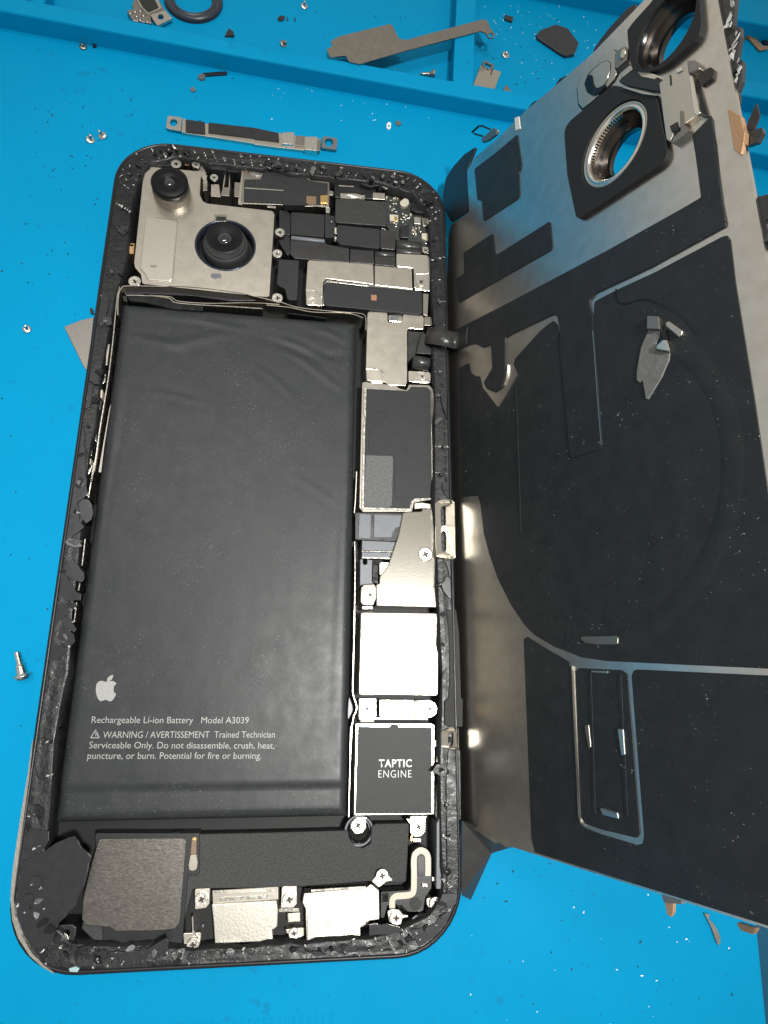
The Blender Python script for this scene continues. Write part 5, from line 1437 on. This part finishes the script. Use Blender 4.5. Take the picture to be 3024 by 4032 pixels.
pts = [(w3('H', (1075, 400), 6.2), Vector((.15, 1, 0))), (w3('H', (1130, 402), 7.4), Vector((.12, 1, 0))), (w3('H', (1200, 410), 8.3), Vector((.1, 1, 0))), (w3('H', (1290, 430), 8.9), Vector((.06, 1, .03))),
       (w3('H', (1380, 448), 9.0), Vector((.03, 1, .08)))]
e1 = PO + PB * pan(1798, 1340, .5)[0] + PA * pan(1798, 1340, .5)[1] + PN * .5
e2 = PO + PB * pan(1840, 1320, .3)[0] + PA * pan(1840, 1320, .3)[1] + PN * .3
pts += [(e1, Vector((.05, 1, .1))), (e2, Vector((.05, 1, .15)))]
cs = []
loc_c = spline([tuple(p[0]) for p in pts], 5)
loc_a = spline([tuple(p[1]) for p in pts], 5)
cs = [(M3 @ (Vector(c_) * MM) / MM, (M3.to_3x3() @ Vector(a_)).normalized()) for c_, a_ in zip(loc_c, loc_a)]
rib = finish('ribbon_cable', ribbon_bm(cs, 3.5, .1), 'flex_film', panel)
rib['label'] = 'glossy black ribbon cable bridging to the phone'

# latch brackets between phone and panel
def latch(c, pts, holes, z, mk='steel_pebbled'):
    p2 = fillet(flat(c, pts, z), .25)
    hs = [fillet(flat(c, h, z), .5) for h in holes]
    x_lo = min(p[0] for p in p2)
    x_hi = max(p[0] for p in p2)

    def prof(p):
        t = (p[0] - x_lo) / (x_hi - x_lo)
        return z - 0.9 * (abs(t - .5) * 2) ** 3
    bm = prism_bm(p2, z - .3, z, holes=hs, topz=prof)
    o = finish('latch_bracket', bm, mk, phone)
    return o


latch('BB', [(195, 505), (245, 490), (290, 465), (400, 452), (505, 460), (600, 470), (610, 1000), (618, 1665), (520, 1685), (420, 1682), (300, 1660), (220, 1620), (205, 1000)],
      [[(290, 640), (320, 595), (365, 595), (395, 640), (400, 970), (365, 1018), (320, 1015), (298, 970)], [(300, 1150), (330, 1108), (375, 1108), (405, 1150), (408, 1500), (375, 1540), (335, 1540), (312, 1490)]], 8.3)
latch('CC', [(280, 785), (330, 780), (390, 745), (580, 745), (585, 1118), (390, 1112), (370, 1085), (285, 1085)], [[(370, 860), (385, 815), (450, 815), (468, 870), (465, 1010), (440, 1050), (395, 1045), (375, 1005)]], 8.2)

# ================================================================== loose things lying on the mat
def single(name, c, pts, z0, z1, mk, label, cat, r=.15, bevel=.05, holes=(), group=None, tilt=(0, 0)):
    p2 = fillet(flat(c, pts, z1), r)
    cx = sum(p[0] for p in p2) / len(p2)
    cy = sum(p[1] for p in p2) / len(p2)
    hs = [flat(c, h, z1) for h in holes]
    tz = (lambda p: z1 + (p[0] - cx) * tilt[0] + (p[1] - cy) * tilt[1]) if tilt != (0, 0) else None
    bm = prism_bm(p2, z0, z1, holes=hs, bevel=bevel if not tz else 0, topz=tz)
    o = finish(name, bm, mk, origin=(cx, cy, z0))
    return tag(o, label, cat, group)


def pcirc(x, y, r, n=18):
    return [(x + r * math.cos(2 * math.pi * k / n), y + r * math.sin(2 * math.pi * k / n)) for k in range(n)]


# long connector bracket above the phone
bx_, by_ = at(1000, 520, 0)
br = thing('connector_bracket', (bx_, by_, 0), 'long narrow steel bracket with black tape lying just above the phone', 'bracket')
bp = lambda c, pts, z0, z1, mk, nm, **k: slab(nm, flat(c, pts, z1), z0, z1, mk, br, **k)
bp('A', [(1195, 772), (1215, 775), (1215, 868), (1185, 862)], 0, .9, 'steel_tan', 'bend', r=.1)
finish('end_tab', prism_bm(fillet(flat('A', [(1095, 756), (1188, 766), (1182, 856), (1084, 836)], .9), .4), .5, .9, holes=[flat('A', pcirc(1134, 801, 25), .9)], bevel=.06), 'steel_tan', br)
finish('end_tab', prism_bm(fillet(flat('B', [(452, 888), (545, 904), (540, 976), (440, 964)], .9), .25), .2, .9, holes=[flat('B', pcirc(490, 930, 28), .9)], bevel=.08), 'steel_scratched', br)
strip = flat('A', [(1215, 790), (1659, 838)], .8) + flat('B', [(180, 868), (260, 880), (440, 905), (432, 975), (330, 980), (150, 960), (0, 940)], .8) + flat('A', [(1659, 935), (1420, 898), (1215, 868)], .8)
slab('strip', strip, 0, .7, 'steel_tan', br, r=.1)
slab('tape', flat('A', [(1212, 780), (1338, 796), (1340, 872), (1212, 862)], .95), 0, .95, 'black_tape', br, r=.2)
slab('tape', flat('A', [(1362, 800), (1659, 834), (1659, 905), (1362, 862)], .95) if False else flat('A', [(1362, 800), (1659, 834)], .95) + flat('B', [(160, 868), (165, 925), (0, 905)], .95) + flat('A', [(1659, 900), (1360, 864)], .95), 0, .95, 'black_tape', br, r=.1)
for q in ([(188, 862), (262, 860), (262, 945), (182, 940)], [(338, 888), (415, 890), (412, 985), (330, 978)]):
    p2 = flat('B', q, 1.5)
    slab('contact_spring', p2, 0, 1.5, 'steel_bright', br, r=.2, bevel=.35)
slab('contact_spring', flat('B', [(275, 885), (330, 888), (325, 955), (270, 948)], 1.0), 0, 1.0, 'steel_brown', br, r=.1)
slab('contact_spring', flat('B', [(385, 915), (440, 910), (430, 985), (385, 985)], 1.05), 0, 1.05, 'steel_scratched', br, r=.1)


def loose_screw(name, c, p, rpx, label, lean=(0, 0), shank=1.4, mk='steel_screw', group='loose screws'):
    """small screw resting head down with its shank up, leaning a little"""
    x, y = at(*px(c, p), 0.4)
    x2, y2 = at(*px(c, (p[0] + rpx, p[1])), 0.4)
    r = math.hypot(x2 - x, y2 - y)
    t = thing(name, (x, y, 0), label, 'screw', group)
    t.rotation_euler = (lean[0], lean[1], 0)
    finish('head', lathe_bm([(r * .8, .0), (r, .1), (r, .35), (r * .85, .45), (r * .4, .48)], x, y, 24), mk, t)
    prof = []
    k = 0
    z = .4
    while z < .4 + shank:
        prof.append((r * (.40 if k % 2 else .30), z))
        z += .14
        k += 1
    prof.append((r * .15, z + .05))
    finish('thread', lathe_bm(prof, x, y, 14), mk, t)
    return t


loose_screw('screw', 'A', (587, 908), 29, 'tiny silver screw, the left one of a pair above the phone corner', (.1, .25))
loose_screw('screw', 'A', (670, 882), 28, 'tiny silver screw, the right one of a pair above the phone corner', (.15, -.2))
loose_screw('screw', 'W', (104, 1294), 17, 'tiny silver screw lying alone at the left edge of the mat', (.1, .2))
loose_screw('screw', 'A', (540, 300), 24, 'dull dark screw at the foot of the blue ridge', (.1, .1), .5, 'steel_brown')
loose_screw('screw', 'B', (328, 35), 22, 'silver screw standing at the top edge of the left tray', (.2, .1), 1.2)
loose_screw('screw', 'B', (190, 280), 24, 'dull screw in the left tray close to the ridge', (.3, .6), .9, 'steel_brown')
loose_screw('screw', 'AA', (360, 545), 36, 'round silver screw in the right tray above the small clip', (.1, .1), .6)
# countersunk screw lying on its side in the tray corner
x, y = at(*px('B', (1160, 485)), .8)
t = thing('screw', (x, y, .9), 'dark countersunk screw lying in the corner of the left tray', 'screw', 'loose screws')
finish('head', lathe_bm([(.35, -.6), (1.0, .55), (1.0, .7), (.3, .72)], x, y, 24), 'steel_brown', t)
finish('thread', lathe_bm([(.1, -2.6), (.38, -2.4), (.32, -2.2), (.38, -2.0), (.32, -1.8), (.38, -1.6), (.32, -1.4), (.38, -1.2), (.35, -.6)], x, y, 16, cap=False), 'steel_brown', t)
for ch in t.children:
    for v in ch.data.vertices:
        v.co.z += .0009
t.rotation_euler = (.1, 1.45, .15)
# stepped screw left of the phone
x, y = at(*px('R', (110, 455)), .9)
t = thing('screw', (x, y, .95), 'long stepped screw with collar lying left of the phone', 'screw', 'loose screws')
finish('head', lathe_bm([(.6, .0), (1.35, .1), (1.45, .25), (1.35, .42), (.85, .5), (.8, .9), (.72, 1.4)], x, y, 28, cap=False), 'steel_screw', t)
finish('head_cap', lathe_bm([(1.0, .25), (.95, -.25), (.8, -.4), (.3, -.42)], x, y, 24), 'steel_brown', t)
pr = [(.72, 1.4), (.66, 2.2)]
for k in range(12):
    pr.append((.5 if k % 2 else .40, 2.25 + .17 * k))
pr.append((.2, 4.4))
finish('thread', lathe_bm(pr, x, y, 18), 'steel_screw', t)
for ch in t.children:
    for v in ch.data.vertices:
        v.co.z += .00095
t.rotation_euler = (-1.28, 0.0, .26)

single('metal_plate', 'P', [(4, 515), (180, 445), (330, 408), (300, 700), (262, 1010), (215, 945), (30, 570)], 0.02, .34, 'steel_scratched', 'brushed steel plate sticking out from under the left side of the phone', 'plate', .2, .1)
single('cover_plate', 'B', [(475, 322), (512, 302), (503, 268), (560, 236), (885, 157), (905, 165), (945, 250), (990, 262), (1310, 175), (1490, 128), (1522, 130), (1545, 185), (1575, 222), (1570, 246), (1535, 248), (1512, 214), (1480, 202), (1010, 326), (690, 418), (622, 402), (598, 362), (498, 376)],
       4.42, 4.72, 'steel_brown', 'thin brown steel shield with a long arm lying across the ridges', 'shield plate', .3, .08, holes=[pcirc(1548, 230, 17)])
x, y = at(*px('AA', (170, 780)), .4)
t = thing('spring_clip', (x, y, 0), 'small square silver clip with an open frame end in the right tray', 'clip')
finish('plate', prism_bm(fillet(flat('AA', [(108, 655), (150, 672), (172, 705), (200, 700), (222, 690), (308, 718), (238, 898), (32, 855)], .5), .12), .25, .5, bevel=.06), 'steel_orange_peel', t)
finish('frame', prism_bm(flat('AA', [(140, 604), (244, 650), (232, 692), (190, 706), (120, 660)], .55), .2, .55, holes=[flat('AA', [(156, 628), (224, 658), (196, 692), (142, 664)], .55)]), 'steel_scratched', t)
finish('slit', prism_bm(flat('AA', [(225, 685), (236, 690), (214, 752), (205, 748)], .56), .3, .56), 'cavity_black', t)
finish('folded_side', prism_bm(fillet(flat('AA', [(300, 716), (314, 722), (250, 890), (238, 896)], .4), .05), 0.01, .4, bevel=.05), 'steel_tan', t)

single('glass_fragment', 'AA', [(668, 352), (708, 302), (868, 245), (985, 285), (1095, 432), (1050, 545), (960, 560), (905, 530), (682, 378)], .0, .75, 'back_glass', 'large grey angular glass fragment in the right tray', 'glass shard', .05, .06, group='glass fragments')
single('glass_fragment', 'AA', [(356, 145), (440, 170), (425, 216), (350, 186)], 0, .5, 'back_glass', 'small grey square glass fragment at the top of the right tray', 'glass shard', .05, .04, group='glass fragments')
single('glass_fragment', 'AA', [(345, 880), (370, 850), (402, 900), (428, 935), (342, 918)], 0, .5, 'steel_brown', 'small dark triangular chip beside the square clip', 'glass shard', .03, .04, group='glass fragments')
single('glass_fragment', 'Y', [(795, 285), (830, 232), (870, 262), (875, 290), (830, 285)], 0, .6, 'back_glass', 'small pointed dark chip behind the long ridge', 'glass shard', .03, .03, group='glass fragments', tilt=(.2, .1))
single('glass_fragment', 'Y', [(1228, 150), (1250, 125), (1290, 130), (1285, 155), (1262, 170), (1235, 165)], 0, .25, 'satin_black', 'round black flake in the middle of the left tray', 'flake', .1, .03, group='glass fragments')
single('glass_fragment', 'Y', [(1304, 138), (1312, 138), (1316, 165), (1308, 168)], 0, .2, 'satin_black', 'thin black flake, nearer to the round black flake', 'flake', .02, .02, group='glass fragments')
single('glass_fragment', 'Y', [(1366, 140), (1374, 140), (1378, 168), (1369, 170)], 0, .2, 'satin_black', 'thin black flake, farther from the round black flake', 'flake', .02, .02, group='glass fragments')
single('glass_fragment', 'B', [(926, 792), (950, 788), (964, 805), (945, 820), (930, 812)], 0, .35, 'steel_brown', 'small brown chip above the phone corner next to the panel', 'chip', .05, .03, group='glass fragments')
single('plastic_ring', 'B', [(868, 808), (882, 795), (896, 805), (894, 832), (880, 846), (866, 832)], 0, .3, 'crumb_white', 'tiny white oval ring chip above the phone', 'chip', .1, .03, holes=[pcirc(881, 822, 8)])
single('pin', 'A', [(1330, 474), (1478, 464), (1484, 472), (1480, 482), (1335, 492), (1310, 488)], 0, .45, 'satin_black', 'thin dark pin lying at the foot of the ridge', 'pin', .1, .1)
single('glass_fragment', 'A', [(1292, 488), (1318, 480), (1342, 492), (1335, 512), (1310, 518), (1294, 508)], 0, .5, 'glass_splinter', 'small clear chip touching the dark pin', 'chip', .05, .05, group='glass fragments')
single('glass_fragment', 'A', [(1242, 575), (1262, 568), (1278, 590), (1262, 596), (1248, 590)], 0, .35, 'glass_splinter', 'small clear chip below the dark pin', 'chip', .03, .04, group='glass fragments', tilt=(.2, .2))
single('glass_fragment', 'A', [(600, 272), (625, 270), (628, 300), (605, 302)], 0, .5, 'satin_black', 'small dark block beside the dull screw at the ridge', 'chip', .05, .06, group='glass fragments')
single('glass_fragment', 'P', [(286, 305), (318, 315), (330, 372), (300, 372), (288, 350)], 0, .5, 'back_glass', 'small dark glass chip against the left side of the phone', 'chip', .03, .03, group='glass fragments')
single('metal_sliver', 'X', [(1332, 515), (1362, 520), (1355, 545), (1380, 570), (1400, 600), (1416, 640), (1412, 682), (1398, 668), (1370, 590)], 0, .5, 'steel_scratched', 'narrow dark metal sliver on the mat below the panel edge', 'sliver', .05, .08)
single('glass_fragment', 'Z', [(1575, 620), (1640, 500), (1700, 450), (1720, 690), (1600, 660)], 0, .6, 'satin_black', 'dark chip at the right edge of the picture', 'chip', .05, .05, group='glass fragments')
x, y = at(*px('Z', (1400, 560)), .6)
t = thing('cable_scrap', (x, y, 0), 'bent copper coloured cable scrap to the right of the panel', 'cable scrap')
finish('cable', prism_bm(fillet(flat('Z', [(1240, 400), (1265, 350), (1300, 395), (1425, 520), (1480, 600), (1590, 710), (1659, 700), (1659, 750), (1540, 770), (1380, 590), (1250, 460)], .7), .1), .3, .7, bevel=.06), 'copper', t)
finish('sleeve', prism_bm(fillet(flat('Z', [(1262, 402), (1300, 396), (1430, 515), (1400, 560), (1360, 570), (1250, 460)], 1.0), .1), .0, 1.0, bevel=.12), 'brown_flex', t)

# sealing ring and broken connector at the top
rx, ry = at(*px('A', (1262, -12)), .9)
rxa, rya = at(*px('A', (1452, -12)), .9)
RO = math.hypot(rxa - rx, rya - ry)
o = finish('sealing_ring', lathe_bm([(RO * .66, 0), (RO * .64, .6), (RO * .68, 1.0), (RO * .74, 1.05), (RO * .77, .85), (RO * .82, .85), (RO * .86, 1.2), (RO * .93, 1.15), (RO, .7), (RO * 1.0, 0)], rx, ry, 56, cap=False), 'rubber_ring', origin=(rx, ry, 0))
tag(o, 'dark rubber lens ring lying behind the long ridge', 'ring')
x, y = at(*px('A', (980, 70)), .8)
t = thing('broken_connector', (x, y, 0), 'broken steel connector piece with a round hole beside the dark ring', 'connector')
finish('body', prism_bm(fillet(flat('A', [(828, 72), (850, 58), (870, 62), (862, 20), (885, -10), (960, -60), (1010, -40), (1085, 75), (985, 100), (990, 152), (868, 135)], 1.0), .2), 0, 1.0, bevel=.15), 'steel_scratched', t)
finish('black_face', prism_bm(fillet(flat('A', [(892, -30), (985, -60), (1036, 45), (968, 78), (930, 40)], 1.5), .15), .5, 1.5, bevel=.08), 'black_tape', t)
finish('face_frame', prism_bm(fillet(flat('A', [(880, -30), (1000, -75), (1055, 50), (965, 90), (915, 40)], 1.35), .2), .4, 1.35, bevel=.1), 'steel_tan', t)
finish('screw_tab', prism_bm(fillet(flat('A', [(985, 98), (1078, 66), (1126, 120), (1028, 166), (1000, 130)], 1.1), .25), .5, 1.1, holes=[flat('A', pcirc(1050, 110, 19), 1.1)], bevel=.1), 'steel_tan', t)
for p in ((880, 75), (915, 70), (890, 105), (935, 100), (915, 130), (960, 140), (850, 85)):
    X, Y = at(*px('A', p), 1.1)
    finish('solder_bump', lathe_bm([(.55, .7), (.5, 1.0), (.3, 1.25), (.1, 1.3)], X, Y, 12), 'steel_scratched', t)

# crumbs scattered over the mat: dark and pale specks, too many to count
rk = random.Random(3)


def crumbs(name, n, mk, label, lo, hi, seed, zones):
    bm0 = bmesh.new()
    r_ = random.Random(seed)
    c = 0
    while c < n:
        X0, Y0, X1, Y1 = r_.choice(zones)
        x, y = at(r_.uniform(X0, X1), r_.uniform(Y0, Y1), 0)
        if -0.6 < x < PW + 1 and -0.6 < y < PH + .6:
            continue
        zb = 0.0
        s = r_.uniform(lo, hi)
        b2 = shard_bm(x, y, zb, s, s * .7, .3, seed * 977 + c, 5, r_.uniform(1, 2.6), r_.uniform(0, 3.1))
        me = bpy.data.meshes.new('t')
        b2.to_mesh(me)
        b2.free()
        bm0.from_mesh(me)
        bpy.data.meshes.remove(me)
        c += 1
    o_ = finish(name, bm0, mk)
    tag(o_, label, 'crumbs', kind='stuff')


crumbs('dark_crumbs', 200, 'crumb_dark', 'dark blue crumbs and lint scattered over the mat', .05, .16, 5,
       [(100, 250, 520, 700), (500, 350, 800, 560), (1000, 0, 1800, 250), (1880, 50, 2300, 400), (1880, 150, 2200, 350), (100, 600, 400, 1200), (0, 0, 3024, 560), (1850, 3400, 2900, 4032), (0, 800, 300, 3000)])
crumbs('pale_crumbs', 120, 'crumb_white', 'pale crumbs scattered over the mat', .04, .13, 6,
       [(1880, 20, 2350, 200), (1880, 20, 2350, 320), (1050, 250, 1700, 480), (1880, 20, 2350, 320), (1850, 3400, 2900, 4032)])
